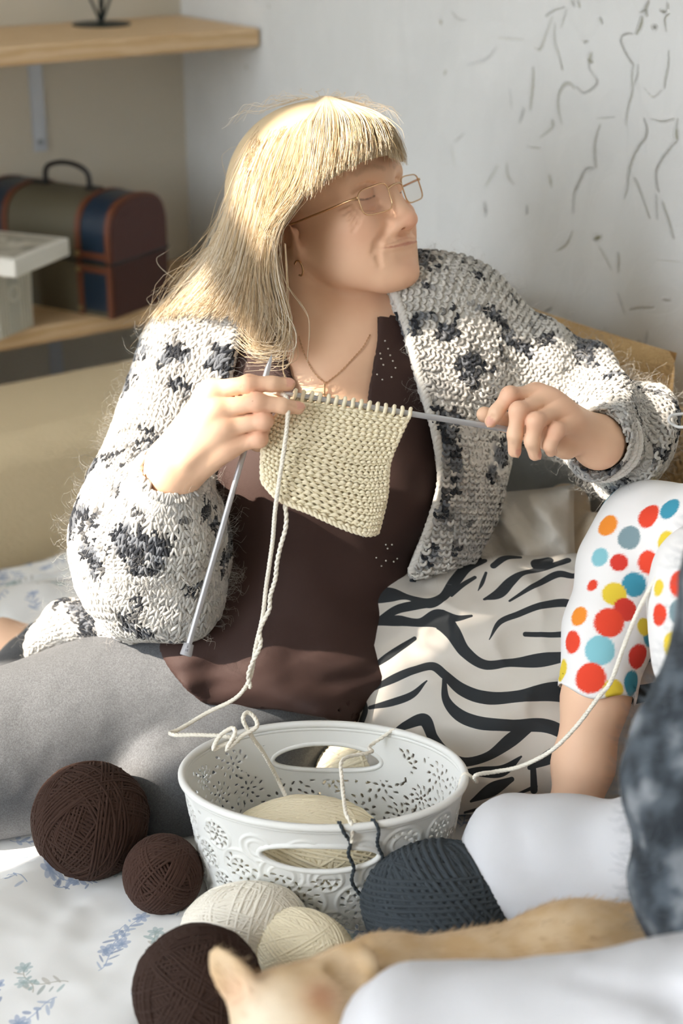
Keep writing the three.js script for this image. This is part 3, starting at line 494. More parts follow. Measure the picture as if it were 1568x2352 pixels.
const handR = (() => {
  const t0 = 1.602, mcp = [at(484, 898, t0), at(500, 940, t0 - 0.004), at(515, 982, t0 - 0.003), at(527, 1024, t0 + 0.004)];
  return {
    mcp, base: J.wrR, back: lean(-0.45, 0.25, 0.85), spread: [lean(-0.010, 0.012, 0.002), lean(-0.003, 0.006, 0.005), lean(0.004, -0.004, 0.004), lean(0.010, -0.012, -0.001)], r: [0.0086, 0.0086, 0.0084, 0.0080],
    fingers: [[at(572, 882, 1.588), at(625, 882, 1.590), at(662, 883, 1.598)], [at(592, 924, 1.584), at(648, 932, 1.588), at(684, 937, 1.598)], [at(606, 966, 1.590), at(602, 990, 1.618), at(566, 984, 1.628)], [at(595, 1008, 1.600), at(592, 1020, 1.628), at(560, 1012, 1.636)]],
    thumb: [at(455, 1010, 1.635), at(520, 955, 1.645), at(585, 925, 1.640), at(640, 915, 1.630)],
    tendons: [[at(420, 1040, 1.612), at(484, 900, 1.594)], [at(424, 1052, 1.609), at(500, 940, 1.590)], [at(430, 1060, 1.608), at(515, 982, 1.590)]],
  };
})();
const handL = (() => {
  const mcp = [at(1229, 906, 1.652), at(1258, 918, 1.646), at(1288, 942, 1.645), at(1312, 972, 1.650)];
  return {
    mcp, base: J.wrL, back: lean(0.25, 0.6, 0.75), spread: [lean(-0.004, 0.013, -0.008), lean(-0.001, 0.006, 0.002), lean(0.002, -0.002, 0.006), lean(0.002, -0.010, 0.005)], r: [0.0084, 0.0086, 0.0084, 0.0078],
    fingers: [[at(1170, 908, 1.632), at(1140, 946, 1.630), at(1127, 968, 1.634)], [at(1190, 944, 1.618), at(1182, 998, 1.622), at(1181, 1036, 1.632)], [at(1230, 968, 1.614), at(1221, 1014, 1.620), at(1228, 1044, 1.630)], [at(1277, 990, 1.622), at(1262, 1022, 1.624), at(1265, 1036, 1.632)]],
    thumb: [at(1300, 1020, 1.675), at(1225, 992, 1.672), at(1155, 968, 1.662), at(1112, 952, 1.656)],
    tendons: [],
  };
})();
const skin = new Field();
{
  const nb = H(-0.036, 0, -0.055);
  skin.add(cap(nb, at(742, 745, 1.866), 0.050, 0.046), 0.012).add(cap(at(742, 745, 1.866), at(756, 800, 1.86), 0.046, 0.052), 0.02).add(cap(H(-0.026, -0.058, -0.050), at(752, 858, 1.795), 0.011, 0.008), 0.03).add(cap(H(-0.02, 0.055, -0.05), at(790, 850, 1.800), 0.010, 0.008), 0.03).add(cap(H(0.018, 0, -0.072), H(-0.03, 0, -0.105), 0.018, 0.03), 0.02);
  skin.add(ell(J.chest, 0.155, 0.165, 0.092), 0.05).add(cap(J.shR, at(768, 810, 1.885), 0.045, 0.055), 0.06).add(cap(J.shL, at(768, 810, 1.885), 0.045, 0.055), 0.06);
  skin.add(cap(at(740, 845, 1.796), at(560, 800, 1.800), 0.0075, 0.007), 0.03).add(cap(at(800, 842, 1.802), at(960, 800, 1.83), 0.0075, 0.007), 0.03);
  skin.add(ell(J.belly, 0.118, 0.20, 0.10), 0.08).add(ell(J.hip, 0.138, 0.10, 0.098), 0.08);
  skin.add(ell(at(662, 1110, 1.785), 0.062, 0.062, 0.05), 0.05).add(ell(at(862, 1105, 1.80), 0.062, 0.062, 0.05), 0.05);
  skin.add(cap(J.shR, J.elR, 0.044, 0.036), 0.04).add(cap(J.elR, J.wrR, 0.037, 0.026), 0.02).add(cap(J.shL, J.elL, 0.044, 0.036), 0.04).add(cap(J.elL, J.wrL, 0.037, 0.026), 0.02);
  for (const [w, e, hd] of [[J.wrR, J.elR, handR], [J.wrL, J.elL, handL]]) { const q = new Field(); hand(q, [w.clone().lerp(e, 0.2), w.clone()], hd); skin.add(bounded(q.f, hd.mcp[1].clone().lerp(hd.mcp[2], 0.5), 0.115), 0.012); }
}
// legs (under the trousers) and the foot tucked behind
const LEG = {
  hipR: at(520, 1560, 1.88), knR: at(-60, 1770, 1.80), anR: at(82, 1516, 2.06), ftR: at(6, 1480, 2.07),
  hipL: at(650, 1662, 1.90), knL: at(400, 1800, 1.825), anL: at(640, 1805, 1.88),
};
LEG.anR.y = Math.max(LEG.anR.y, 0.04); LEG.ftR.y = Math.max(LEG.ftR.y, 0.045);
skin.add(cap(LEG.hipR, LEG.knR, 0.072, 0.056), 0.05).add(cap(LEG.knR, LEG.anR, 0.055, 0.035), 0.03).add(cap(LEG.hipL, LEG.knL, 0.060, 0.048), 0.05).add(cap(LEG.knL, LEG.anL, 0.052, 0.034), 0.03);
skin.add(cap(LEG.anR, LEG.ftR, 0.034, 0.036), 0.03);
skin.add(bounded(headLocal, H(0.01, 0, 0), 0.15), 0.014);
const fineBoxes = [box3([H(0.13, 0, -0.12), H(-0.11, 0.08, 0.12), H(-0.1, -0.09, -0.05), H(0.1, 0.09, 0.1), at(660, 930, 1.78), at(900, 700, 1.8)], 0.012), box3([...handR.mcp, ...handR.fingers.flat(), ...handR.thumb, J.wrR, at(380, 1090, 1.66)], 0.022), box3([...handL.mcp, ...handL.fingers.flat(), ...handL.thumb, J.wrL, at(1400, 1030, 1.72)], 0.022)];
const faceBox = box3([H(0.120, 0, -0.04), H(0.045, -0.062, 0.03), H(0.08, 0, -0.105), H(0.085, 0.045, 0.025), H(0.055, -0.058, -0.05), H(0.075, 0.045, -0.05)], 0.006);
const inFine = (x, y, z) => fineBoxes.some(([a, b]) => x > a.x + 0.004 && x < b.x - 0.004 && y > a.y + 0.004 && y < b.y - 0.004 && z > a.z + 0.004 && z < b.z - 0.004);
const toHead = (p) => { const d = p.clone().sub(HO), u = d.dot(hu); return [d.dot(hf), d.dot(hl), u < 0 ? u / LOW : u]; };
const SKIN = lin('#f1c8a6'), RED = lin('#d98b74'), LIP = lin('#b8655a'), NAIL = lin('#e3a793'), BROW = lin('#b08c6c'), LASH = lin('#4a342a'), LIGHT = lin('#ecc0a2');
const near = (v, a, b, c, r) => Math.exp(-((v[0] - a[0]) ** 2 + (v[1] - a[1]) ** 2 + (v[2] - a[2]) ** 2) / (r * r));
const segD = (p, a, b) => { const d = b.clone().sub(a), t = clamp(p.clone().sub(a).dot(d) / d.lengthSq(), 0, 1); return p.distanceTo(a.clone().addScaledVector(d, t)); };
const tips = [...handR.fingers, ...handL.fingers].map((f, i) => ({ p: f[2].clone().addScaledVector(f[2].clone().sub(f[1]).normalize(), 0.003), d: f[2].clone().sub(f[1]).normalize(), back: i < 4 ? handR.back : handL.back }));
const knuckles = [...handR.mcp, ...handR.fingers.map((f) => f[0]), ...handL.mcp, ...handL.fingers.map((f) => f[0])];
function skinColor(p, n, c) {
  c.copy(SKIN); const m = 0.5 + fbm(p.x * 60, p.y * 60, p.z * 60, 3); c.lerp(RED, 0.10 * m);
  const [f, l, u] = toHead(p), s = Math.abs(l);
  if (u > -0.2 && f > -0.2 && p.distanceTo(HO) < 0.2) {
    const h = [f, s, u];
    c.lerp(RED, 0.45 * near(h, [0.114, 0, -0.049], 0, 0, 0.017) + 0.30 * near(h, [0.075, 0.042, -0.045], 0, 0, 0.026) + 0.25 * near(h, [0.09, 0, -0.105], 0, 0, 0.022) + 0.30 * near(h, [-0.012, 0.078, -0.015], 0, 0, 0.028));
    const q = V(f, s, u), lineD = (pts) => { let d = 9, t = 0; for (let i = 1; i < pts.length; i++) { const e = segD(q, pts[i - 1], pts[i]); if (e < d) { d = e; t = i / pts.length; } } return [d, t]; };
    if (f > 0.07) {
      for (const [pts, w, k] of [[headMarks.lipU, 0.0020, 0.25], [headMarks.lipD, 0.0031, 0.6]]) { const [d, t] = lineD(pts); c.lerp(LIP, k * (1 - smooth(w * 0.55, w * 1.15, d + t * 0.002))); }
      const [bd] = lineD(headMarks.brow); c.lerp(BROW, 0.34 * (1 - smooth(0.0012, 0.0046, bd)) * clamp(0.8 + 0.9 * noise(f * 900, s * 900, u * 300), 0, 1));
      const [ld] = lineD(headMarks.lash); c.lerp(LASH, 0.85 * (1 - smooth(0.0004, 0.0016, ld)));
    }
    c.lerp(RED, 0.25 * near(h, [0.083, 0.03, -0.016], 0, 0, 0.012));
  } else {
    for (const k of knuckles) { const d = p.distanceTo(k); if (d < 0.03) c.lerp(RED, 0.42 * Math.exp(-d * d / 0.00014)); }
    for (const t of tips) { const d = p.distanceTo(t.p); if (d < 0.02) { c.lerp(RED, 0.2 * Math.exp(-d * d / 0.0001)); const a = p.clone().sub(t.p); const along = a.dot(t.d), side = Math.abs(a.dot(V().crossVectors(t.d, t.back).normalize())); if (n.dot(t.back) > 0.35 && along > -0.008 && along < 0.006 && side < 0.0058) c.lerp(NAIL, 0.75); } }
  }
}
const poreTex = grainTex;
const skinM = new THREE.MeshPhysicalMaterial({ vertexColors: true, roughness: 0.52, specularIntensity: 0.6, sheen: 0.25, sheenRoughness: 0.6, sheenColor: lin('#ffd9c0') });
{
  const t = thing('person', 'blonde woman with glasses in a mottled mohair cardigan and brown blouse, knitting and looking aside', 'person', V(0, 0, 0));
  t.position.copy(at(640, 1560, 1.88)).setY(0); globalThis.woman = t;
  const P0 = t.position;
  const geos = [nets(skin.f, faceBox[0], faceBox[1], 0.0014, { color: skinColor, uv: false }), nets(skin.f, fineBoxes[0][0], fineBoxes[0][1], 0.0027, { color: skinColor, uv: false, skip: (x, y, z) => x > faceBox[0].x + 0.003 && x < faceBox[1].x - 0.003 && y > faceBox[0].y + 0.003 && y < faceBox[1].y - 0.003 && z > faceBox[0].z + 0.003 && z < faceBox[1].z - 0.003 }), nets(skin.f, fineBoxes[1][0], fineBoxes[1][1], 0.0019, { color: skinColor, uv: false }), nets(skin.f, fineBoxes[2][0], fineBoxes[2][1], 0.0019, { color: skinColor, uv: false })];
  const bb = box3([J.shR, J.shL, J.elR, J.elL, LEG.knR, LEG.knL, LEG.anR, LEG.anL, LEG.ftR, J.hip, HO, at(900, 1640, 1.9), at(700, 1000, 2.02)], 0.09);
  geos.push(nets(skin.f, bb[0], bb[1], 0.009, { color: skinColor, uv: false, skip: inFine }));
  mesh('body', rel(mergeGeometries(geos), P0), skinM, t);
}
// add a piece of clothing or hair, shaped in room coordinates
const wear = (name, g, m, parent = woman) => mesh(name, rel(g, woman.position), m, parent);

// ---------------------------------------------------------------- blouse
{
  const Bf = new Field();
  Bf.add(ell(J.chest, 0.165, 0.185, 0.104), 0.05).add(cap(J.shR, at(768, 810, 1.885), 0.052, 0.062), 0.06).add(cap(J.shL, at(768, 810, 1.885), 0.052, 0.062), 0.06)
    .add(ell(J.belly, 0.128, 0.21, 0.118), 0.08).add(ell(J.hip, 0.152, 0.115, 0.128), 0.08)
    .add(ell(at(662, 1110, 1.785), 0.068, 0.07, 0.058), 0.05).add(ell(at(862, 1105, 1.80), 0.068, 0.07, 0.058), 0.05)
    .add(cap(at(470, 1530, 1.80), at(745, 1595, 1.81), 0.050, 0.040), 0.06);
  const hem = prism([[150, 560], [150, 900], [345, 1455], [400, 1530], [470, 1600], [520, 1622], [640, 1618], [740, 1632], [822, 1662], [1000, 1560], [1050, 1400], [1100, 900], [1100, 560]]);
  const vneck = prism([[560, 560], [600, 700], [655, 800], [683, 905], [692, 950], [770, 985], [838, 945], [850, 870], [866, 780], [866, 700], [880, 560]]);
  const sheet = Bf.f; const Q = new Field();
  const folds = (x, y, z) => { // soft pulled folds, deeper near the hem
    const a = x, b = (y - EYE_H) * CP - z * SP, low = smooth(-0.02, -0.24, b), g = fbm(a * 9 + b * 3, b * 7, 2, 3);
    return 0.006 * g + low * (0.018 * Math.sin(a * 62 + 5 * noise(a * 7, b * 9) + b * 22) * smooth(-0.1, -0.28, b) + 0.012 * fbm(a * 12 - b * 14, b * 20, 5, 2)) + 0.006 * Math.sin((a * 0.6 + b) * 46 + 2 * noise(a * 6, b * 6)) * smooth(0.05, -0.1, b) * 0.5;
  };
  Q.add((x, y, z) => sheet(x, y, z) + folds(x, y, z), 0.001).keep(hem, 0.004);
  Q.cut((x, y, z) => Math.max(vneck(x, y, z), tDepth(x, y, z) - 1.86), 0.004);
  const inner = (x, y, z) => sheet(x, y, z) + folds(x, y, z) + 0.010; Q.cut(inner, 0.001);
  const bb = box3([J.shR, J.shL, at(360, 1500, 1.8), at(900, 1660, 1.76), at(700, 1600, 2.0), J.neck, at(700, 1100, 1.72)], 0.05);
  const m = new THREE.MeshPhysicalMaterial({ color: lin('#37221c'), roughness: 0.78, bumpMap: weaveTex, bumpScale: 0.0003, sheen: 0.1, sheenRoughness: 0.5, sheenColor: lin('#b98a78') }); 
  const bt = weaveTex.clone(); bt.repeat.set(9, 9); m.bumpMap = bt;
  const bl = wear('blouse', nets(Q.f, bb[0], bb[1], 0.0048), m);
  // glass beads sewn on beside the neckline and under the bust
  const bead = new THREE.SphereGeometry(0.0011, 8, 6), bm = phys('#d8d2c8', { roughness: 0.15, metalness: 0.5 });
  const place = (px, py) => { let s = 1.6; for (; s < 1.95; s += 0.001) { const p = at(px, py, s); if (Q.f(p.x, p.y, p.z) < 0.0005) break; } if (s > 1.94) return; const b = mesh('bead', bead, bm, bl); b.position.copy(at(px, py, s)).sub(woman.position); };
  for (const [x, y] of [[873, 812], [875, 824], [891, 801], [902, 829], [908, 845], [880, 838], [896, 816], [862, 792], [884, 783], [866, 860], [878, 872], [899, 866], [886, 1251], [900, 1251], [890, 1260], [864, 1281], [886, 1288], [904, 1290], [834, 1232], [912, 1283], [876, 1300]]) place(x, y);
  globalThis.blouseF = Q.f;
}
// ---------------------------------------------------------------- trousers
{
  const T = new Field();
  const kR = at(-60, 1738, 1.80), shinR = at(-40, 1790, 1.84);
  T.add(ell(at(580, 1590, 1.885), 0.155, 0.115, 0.125), 0.03).add(cap(at(470, 1565, 1.865), kR, 0.098, 0.088), 0.06).add(cap(at(-70, 1790, 1.80), at(330, 1800, 1.84), 0.07, 0.055), 0.05);
  T.add(cap(LEG.knR, LEG.anR, 0.068, 0.045), 0.05).add(cap(at(480, 1655, 1.88), at(790, 1668, 1.915), 0.068, 0.062), 0.04);
  T.add(cap(at(680, 1655, 1.89), at(398, 1795, 1.785), 0.080, 0.060), 0.010).add(cap(at(398, 1800, 1.79), at(610, 1790, 1.86), 0.060, 0.05), 0.03);
  T.keep((x, y, z) => -(y - 0.004), 0.012);
  const crease = [[at(372, 1725, 1.755), at(385, 1800, 1.748), 0.004], [at(395, 1725, 1.755), at(430, 1765, 1.750), 0.003], [at(300, 1440, 1.78), at(180, 1500, 1.76), 0.004], [at(560, 1690, 1.75), at(700, 1680, 1.77), 0.003]].map(([a, b, r]) => cap(a, b, r));
  for (const c of crease) T.cut(c, 0.014);
  T.add(cap(at(352, 1732, 1.753), at(362, 1790, 1.745), 0.006), 0.02).add(cap(at(380, 1700, 1.763), at(352, 1732, 1.753), 0.005), 0.02);
  T.warp((d, x, y, z) => d + 0.004 * fbm(x * 14, y * 14, z * 14, 3));
  const m = new THREE.MeshPhysicalMaterial({ color: lin('#6e7073'), roughness: 0.95, sheen: 0.25, sheenRoughness: 0.6, sheenColor: lin('#ffffff') });
  const mel = dataTex(512, 512, () => { const n = 0.78 + 0.22 * TR(); return [n, n, n]; }, true); mel.repeat.set(2.6, 2.6); m.map = mel; const b2 = mel.clone(); b2.colorSpace = THREE.NoColorSpace; m.bumpMap = b2; m.bumpScale = 0.0004;
  const bb = box3([at(-190, 1650, 1.8), at(-190, 1900, 1.8), at(900, 1600, 1.98), at(880, 1900, 1.72), at(300, 1500, 1.76), at(300, 1900, 1.6), LEG.anR, at(500, 1450, 2.0)], 0.06);
  wear('trousers', nets(T.f, bb[0], bb[1], 0.0062), m); globalThis.trouserF = T.f;
}
{ // woollen sock cuff on the tucked foot
  const a = LEG.anR.clone().lerp(LEG.ftR, -0.3), b = LEG.anR.clone().lerp(LEG.ftR, 0.35), S = new Strands(), d = b.clone().sub(a).normalize(), u = V(0, 1, 0).addScaledVector(d, -d.y).normalize(), w = V().crossVectors(d, u);
  for (let k = 0; k < 6; k++) { const c = a.clone().lerp(b, k / 5), r = []; for (let i = 0; i < 40; i++) { const t = i / 40 * 6.283; r.push(c.clone().addScaledVector(u, Math.cos(t) * (0.040 + 0.002 * Math.sin(i * 2.4))).addScaledVector(w, Math.sin(t) * (0.040 + 0.002 * Math.sin(i * 2.4)))); } S.add(r, 0.0055, 6, null, true); }
  wear('sock_cuff', S.build(), mat('#6d7174', { roughness: 1 }));
}
// ---------------------------------------------------------------- cardigan: a thick mohair knit built stitch by stitch on a padded body
{
  const K = new Field();
  const collar = at(768, 790, 1.90);
  K.add(ell(J.chest.clone().addScaledVector(RV, 0.004), 0.185, 0.20, 0.118), 0.05).add(cap(at(470, 820, 1.86), collar, 0.068, 0.066), 0.05).add(cap(at(1045, 745, 1.90), collar, 0.076, 0.066), 0.06)
    .add(ell(at(715, 1250, 1.89), 0.150, 0.21, 0.132), 0.09).add(ell(J.hip, 0.155, 0.11, 0.125), 0.06)
    .add(ell(at(662, 1110, 1.79), 0.07, 0.07, 0.058), 0.06).add(ell(at(880, 1080, 1.80), 0.075, 0.08, 0.062), 0.06)
    .add(cap(at(985, 720, 1.86), at(960, 1260, 1.80), 0.050, 0.045), 0.05).add(cap(at(1070, 900, 1.86), at(1000, 1240, 1.84), 0.066, 0.055), 0.05);
  const slR = new Field(), slL = new Field();
  slR.add(cap(at(450, 830, 1.86), at(345, 1110, 1.815), 0.067, 0.062), 0.03).add(ell(at(342, 1265, 1.765), 0.087, 0.098, 0.085, lean(0.95, 0.3, 0), lean(-0.3, 0.95, 0.1).normalize(), lean(0, -0.1, 1).normalize()), 0.05).add(cap(at(385, 1190, 1.69), J.wrR.clone().lerp(J.elR, 0.10), 0.058, 0.036), 0.05).add(cap(at(350, 1350, 1.76), at(420, 1400, 1.74), 0.05, 0.03), 0.05);
  slL.add(cap(at(1050, 760, 1.89), at(1270, 900, 1.885), 0.070, 0.060), 0.05).add(cap(at(1270, 905, 1.885), at(1425, 985, 1.86), 0.062, 0.054), 0.05).add(ell(at(1425, 1000, 1.82), 0.046, 0.054, 0.07), 0.04).add(cap(at(1432, 1010, 1.80), J.wrL.clone().lerp(J.elL, 0.10), 0.056, 0.040), 0.04);
  slL.warp((d, x, y, z) => d - 0.007 * Math.sin((x * 0.9 - (y - 0.4) * 0.5) * 85) * smooth(0.2, 0.33, x)); // gathered folds near the elbow
  K.add(slR.f, 0.012).add(slL.f, 0.02);
  K.add(cap(at(330, 1432, 1.80), at(150, 1425, 1.86), 0.022, 0.020), 0.03).add(cap(at(150, 1425, 1.86), at(40, 1505, 1.90), 0.018, 0.012), 0.02); // hem trailing over the thigh
  const opening = prism([[600, 560], [572, 700], [548, 790], [528, 880], [505, 1000], [492, 1090], [512, 1250], [480, 1400], [380, 1450], [330, 1520], [330, 1800], [960, 1800], [935, 1320], [975, 1215], [1005, 1110], [992, 1000], [960, 890], [930, 780], [900, 690], [872, 560]]);
  const armsOnly = (x, y, z) => Math.min(slR.f(x, y, z));
  K.cut((x, y, z) => Math.max(opening(x, y, z), tDepth(x, y, z) - 1.865, 0.004 - armsOnly(x, y, z)), 0.012);
  const hemCut = prism([[100, 500], [20, 1540], [330, 1470], [520, 1470], [640, 1500], [900, 1400], [928, 1335], [1090, 1290], [1160, 1190], [1700, 1300], [1700, 500]]); K.keep(hemCut, 0.01);
  // cuffs: hollow sleeve ends
  K.cut(cap(J.wrR.clone().lerp(J.elR, 0.16), J.wrR.clone().lerp(J.elR, -0.4), 0.031, 0.034), 0.006).cut(cap(J.wrL.clone().lerp(J.elL, 0.2), J.wrL.clone().lerp(J.elL, -0.5), 0.031, 0.036), 0.006);
  const outer = K.f;
  const bb = box3([at(440, 740, 1.86), at(170, 1250, 1.77), at(20, 1520, 1.92), at(1060, 640, 1.9), at(1530, 1000, 1.86), at(1000, 1340, 1.8), at(700, 1000, 2.03), at(500, 1470, 1.75), J.wrR, J.wrL, at(800, 1400, 2.02)], 0.05);
  const BASE = lin('#a9a7a2'), DARK = lin('#1b1f26'), GREY = lin('#63676d'), WHITE = lin('#d2cfc8');
  const patch = (x, y, z) => { const n = fbm(x * 21 + 4, y * 17, z * 21, 2) * 1.9, m = fbm(x * 6, y * 6 + 9, z * 6, 2) * 1.6; return [n, m]; };
  const wool = (p, c, jitter) => { const [n, m] = patch(p.x, p.y, p.z); c.copy(WHITE).lerp(BASE, clamp(0.5 + m, 0, 1) * 0.6); const g = smooth(0.06, 0.28, n + jitter * 0.34); if (g > 0.5) c.lerp(jitter > 0.02 ? DARK : GREY, g); else c.lerp(GREY, clamp(0.45 * (m + 0.25) + jitter * 0.55, 0, 0.6)); };
  const knitM = new THREE.MeshPhysicalMaterial({ vertexColors: true, roughness: 1, sheen: 0.5, sheenRoughness: 0.8, sheenColor: lin('#ffffff') });
  const baseG = nets(outer, bb[0], bb[1], 0.0068, { uv: false, color: (p, n, c) => wool(p, c, 0) });
  const cardigan = wear('cardigan', baseG, knitM);
  // stitches: a small V of two wool lobes, set row by row round the body and the sleeves
  const lobe = new THREE.SphereGeometry(1, 7, 5);
  const vee = mergeGeometries([1, -1].map((s) => lobe.clone().scale(0.0021, 0.0060, 0.0021).rotateZ(s * 0.40).translate(s * 0.0022, 0, 0)));
  const bump = new THREE.TorusGeometry(0.0027, 0.0017, 5, 7, Math.PI * 1.15).rotateZ(-0.24).scale(1.15, 1.15, 1.0).translate(0, -0.001, 0);
  const bones = [
    { path: [at(768, 720, 1.89), at(745, 950, 1.885), at(720, 1250, 1.89), at(690, 1440, 1.89)], r: 0.18 },
    { path: [at(660, 775, 1.885), at(450, 830, 1.86), at(345, 1110, 1.815), at(338, 1260, 1.775)], r: 0.085 },
    { path: [at(338, 1400, 1.77), at(342, 1265, 1.765), at(385, 1190, 1.69), J.wrR.clone().lerp(J.elR, 0.03)], r: 0.085 },
    { path: [at(850, 745, 1.905), at(1050, 760, 1.89), at(1270, 900, 1.885), at(1430, 985, 1.86)], r: 0.085 },
    { path: [at(1480, 985, 1.86), at(1440, 1005, 1.815), J.wrL.clone().lerp(J.elL, 0.03)], r: 0.07 },
    { path: [at(330, 1432, 1.80), at(150, 1425, 1.86), at(40, 1505, 1.90)], r: 0.03 },
  ];
  const boneD = (p, b) => { let d = 9; for (let i = 1; i < b.path.length; i++) d = Math.min(d, segD(p, b.path[i - 1], b.path[i])); return d / b.r; };
  const R = rng(11), mats = [[], []], cols = [[], []], fuzzAt = [];
  const taken = new Map(); bones.push(bones.shift()); // the body comes last
  const rowH = 0.0066, colW = 0.0072;
  bones.forEach((b, bi) => {
    const cv = new THREE.CatmullRomCurve3(b.path, false, 'centripetal'), L = cv.getLength(), rows = Math.round(L / rowH); let nor = V(0.1, 0.2, 1);
    for (let r = 0; r <= rows; r++) {
      const o = cv.getPointAt(r / rows), T = cv.getTangentAt(r / rows); nor.addScaledVector(T, -nor.dot(T)).normalize(); const bi2 = V().crossVectors(T, nor);
      const nA = Math.max(16, Math.round(2 * Math.PI * b.r / colW));
      for (let a = 0; a < nA; a++) {
        const th = (a + (b.r < 0.1 ? 0 : 0)) / nA * Math.PI * 2, d = nor.clone().multiplyScalar(Math.cos(th)).addScaledVector(bi2, Math.sin(th));
        if (d.dot(NV) < -0.55) continue; // the far side lies against the cushions
        let s = b.r * 1.9, p = o.clone().addScaledVector(d, s), v = outer(p.x, p.y, p.z), ok = false; // come in from outside to the surface
        for (let k = 0; k < 70 && s > 0.012; k++) { if (v < 0.0008) { ok = v > -0.004; break; } s -= Math.max(0.0008, v * 0.8); p = o.clone().addScaledVector(d, s); v = outer(p.x, p.y, p.z); }
        if (!ok) continue; const cell = (q, k) => Math.floor(q / 0.0068 + k); let full = false; for (let i = -1; i < 2 && !full; i++) for (let jj = -1; jj < 2 && !full; jj++) for (let k = -1; k < 2; k++) { const o2 = taken.get([cell(p.x, i), cell(p.y, jj), cell(p.z, k)].join()); if (o2 && o2.bi !== bi && o2.p.distanceTo(p) < 0.0062) { full = true; break; } } if (full) continue; taken.set([cell(p.x, 0), cell(p.y, 0), cell(p.z, 0)].join(), { bi, p: p.clone() });
        const n = grad(outer, p, 0.004); if (n.dot(d) < 0.05) continue;
        const y = T.clone().addScaledVector(n, -T.dot(n)).normalize(), x = V().crossVectors(y, n); const j = R() - 0.5, purl = p.x > 0.02 ? 1 : 0;
        const tilt = (R() - 0.5) * (purl ? 1.3 : 0.5), x2 = x.clone().multiplyScalar(Math.cos(tilt)).addScaledVector(y, Math.sin(tilt)), y2 = V().crossVectors(n, x2); const sc = 0.92 + R() * 0.3;
        p.addScaledVector(n, (R() - 0.3) * 0.0015).addScaledVector(x, (R() - 0.5) * 0.002);
        mats[purl].push(new THREE.Matrix4().makeBasis(x2.multiplyScalar(sc), y2.multiplyScalar(sc), n.clone().multiplyScalar(sc)).setPosition(p.clone().sub(woman.position)));
        const c = new THREE.Color(); wool(p, c, j); c.multiplyScalar(0.9 + R() * 0.2); cols[purl].push(c); if (R() < 0.3) fuzzAt.push([p, n, c]);
      }
    }
  });
  { // bare places between the rows
    const p = baseG.attributes.position, nn = baseG.attributes.normal, q = V(), n = V(), near2 = (a) => { const cell = (w, k) => Math.floor(w / 0.0068 + k); for (let i = -1; i < 2; i++) for (let j = -1; j < 2; j++) for (let k = -1; k < 2; k++) { const o = taken.get([cell(a.x, i), cell(a.y, j), cell(a.z, k)].join()); if (o && o.p.distanceTo(a) < 0.0048) return true; } return false; };
    for (let i = 0; i < p.count; i++) { q.fromBufferAttribute(p, i).add(woman.position); n.fromBufferAttribute(nn, i); if (n.dot(NV) < -0.5 || near2(q)) continue; taken.set([0, 1, 2].map((k) => Math.floor(q.getComponent(k) / 0.0068)).join(), { bi: -1, p: q.clone() }); const y = UPV.clone().addScaledVector(n, -UPV.dot(n)).normalize(), x = V().crossVectors(y, n), a = (R() - 0.5) * 0.9, x2 = x.clone().multiplyScalar(Math.cos(a)).addScaledVector(y, Math.sin(a)), y2 = V().crossVectors(n, x2); mats[q.x > 0.02 ? 1 : 0].push(new THREE.Matrix4().makeBasis(x2, y2, n.clone()).setPosition(q.clone().sub(woman.position))); const c = new THREE.Color(); wool(q, c, R() - 0.5); cols[q.x > 0.02 ? 1 : 0].push(c); }
  }
  const plainWool = new THREE.MeshPhysicalMaterial({ color: 0xffffff, roughness: 1, sheen: 0.5, sheenRoughness: 0.8, sheenColor: lin('#ffffff') });
  const inst = (name, g, ms, cs, m, parent) => { const o = new THREE.InstancedMesh(g, m, ms.length); ms.forEach((q, i) => { o.setMatrixAt(i, q); o.setColorAt(i, cs[i]); }); o.name = name; o.castShadow = o.receiveShadow = true; o.userData.kind = 'stuff'; parent.add(o); return o; };
  inst('knit_stitches', vee, mats[0], cols[0], plainWool, cardigan); inst('knit_stitches', bump, mats[1], cols[1], plainWool, cardigan);
  // thick rolled edges: both fronts and both cuffs
  const edge = new Strands(), edgeC = () => lin('#c9c6bf');
  const onSurf = (px, py, t0 = 1.62) => { let s = t0, p; for (; s < 2; s += 0.002) { p = at(px, py, s); if (outer(p.x, p.y, p.z) < 0) break; } return s < 1.99 ? at(px, py, s) : null; };
  const edgePts = (list) => list.map(([x, y]) => onSurf(x, y)).filter(Boolean);
  for (const list of [[[905, 668], [925, 720], [945, 790], [972, 890], [1002, 1000], [1014, 1105], [985, 1215], [945, 1315]], [[562, 715], [540, 790], [520, 880], [497, 1000], [484, 1090], [506, 1250]]]) { const p = edgePts(list); if (p.length > 3) yarn(edge, p, 0.0062, { plies: 3, pitch: 0.016, step: 0.003, sides: 6, color: edgeC(p[1]) }); }
  for (const [w, e, rr] of [[J.wrR, J.elR, 0.0345], [J.wrL, J.elL, 0.0365]]) { const d = e.clone().sub(w).normalize(), u = V(0, 1, 0).addScaledVector(d, -d.y).normalize(), v = V().crossVectors(d, u); for (let k = 0; k < 2; k++) { const c = w.clone().lerp(e, 0.085 + k * 0.045), ring = []; for (let i = 0; i <= 24; i++) { const a = i / 24 * 6.283; ring.push(c.clone().addScaledVector(u, Math.cos(a) * (rr + k * 0.004)).addScaledVector(v, Math.sin(a) * (rr + k * 0.004))); } yarn(edge, ring, 0.0058, { plies: 3, pitch: 0.013, step: 0.002, sides: 6, color: lin('#e2e0da') }); } }
  wear('rolled_edge', edge.build().translate(0, 0, 0), knitM, cardigan).geometry; cardigan.children.at(-1).userData.kind = 'stuff';
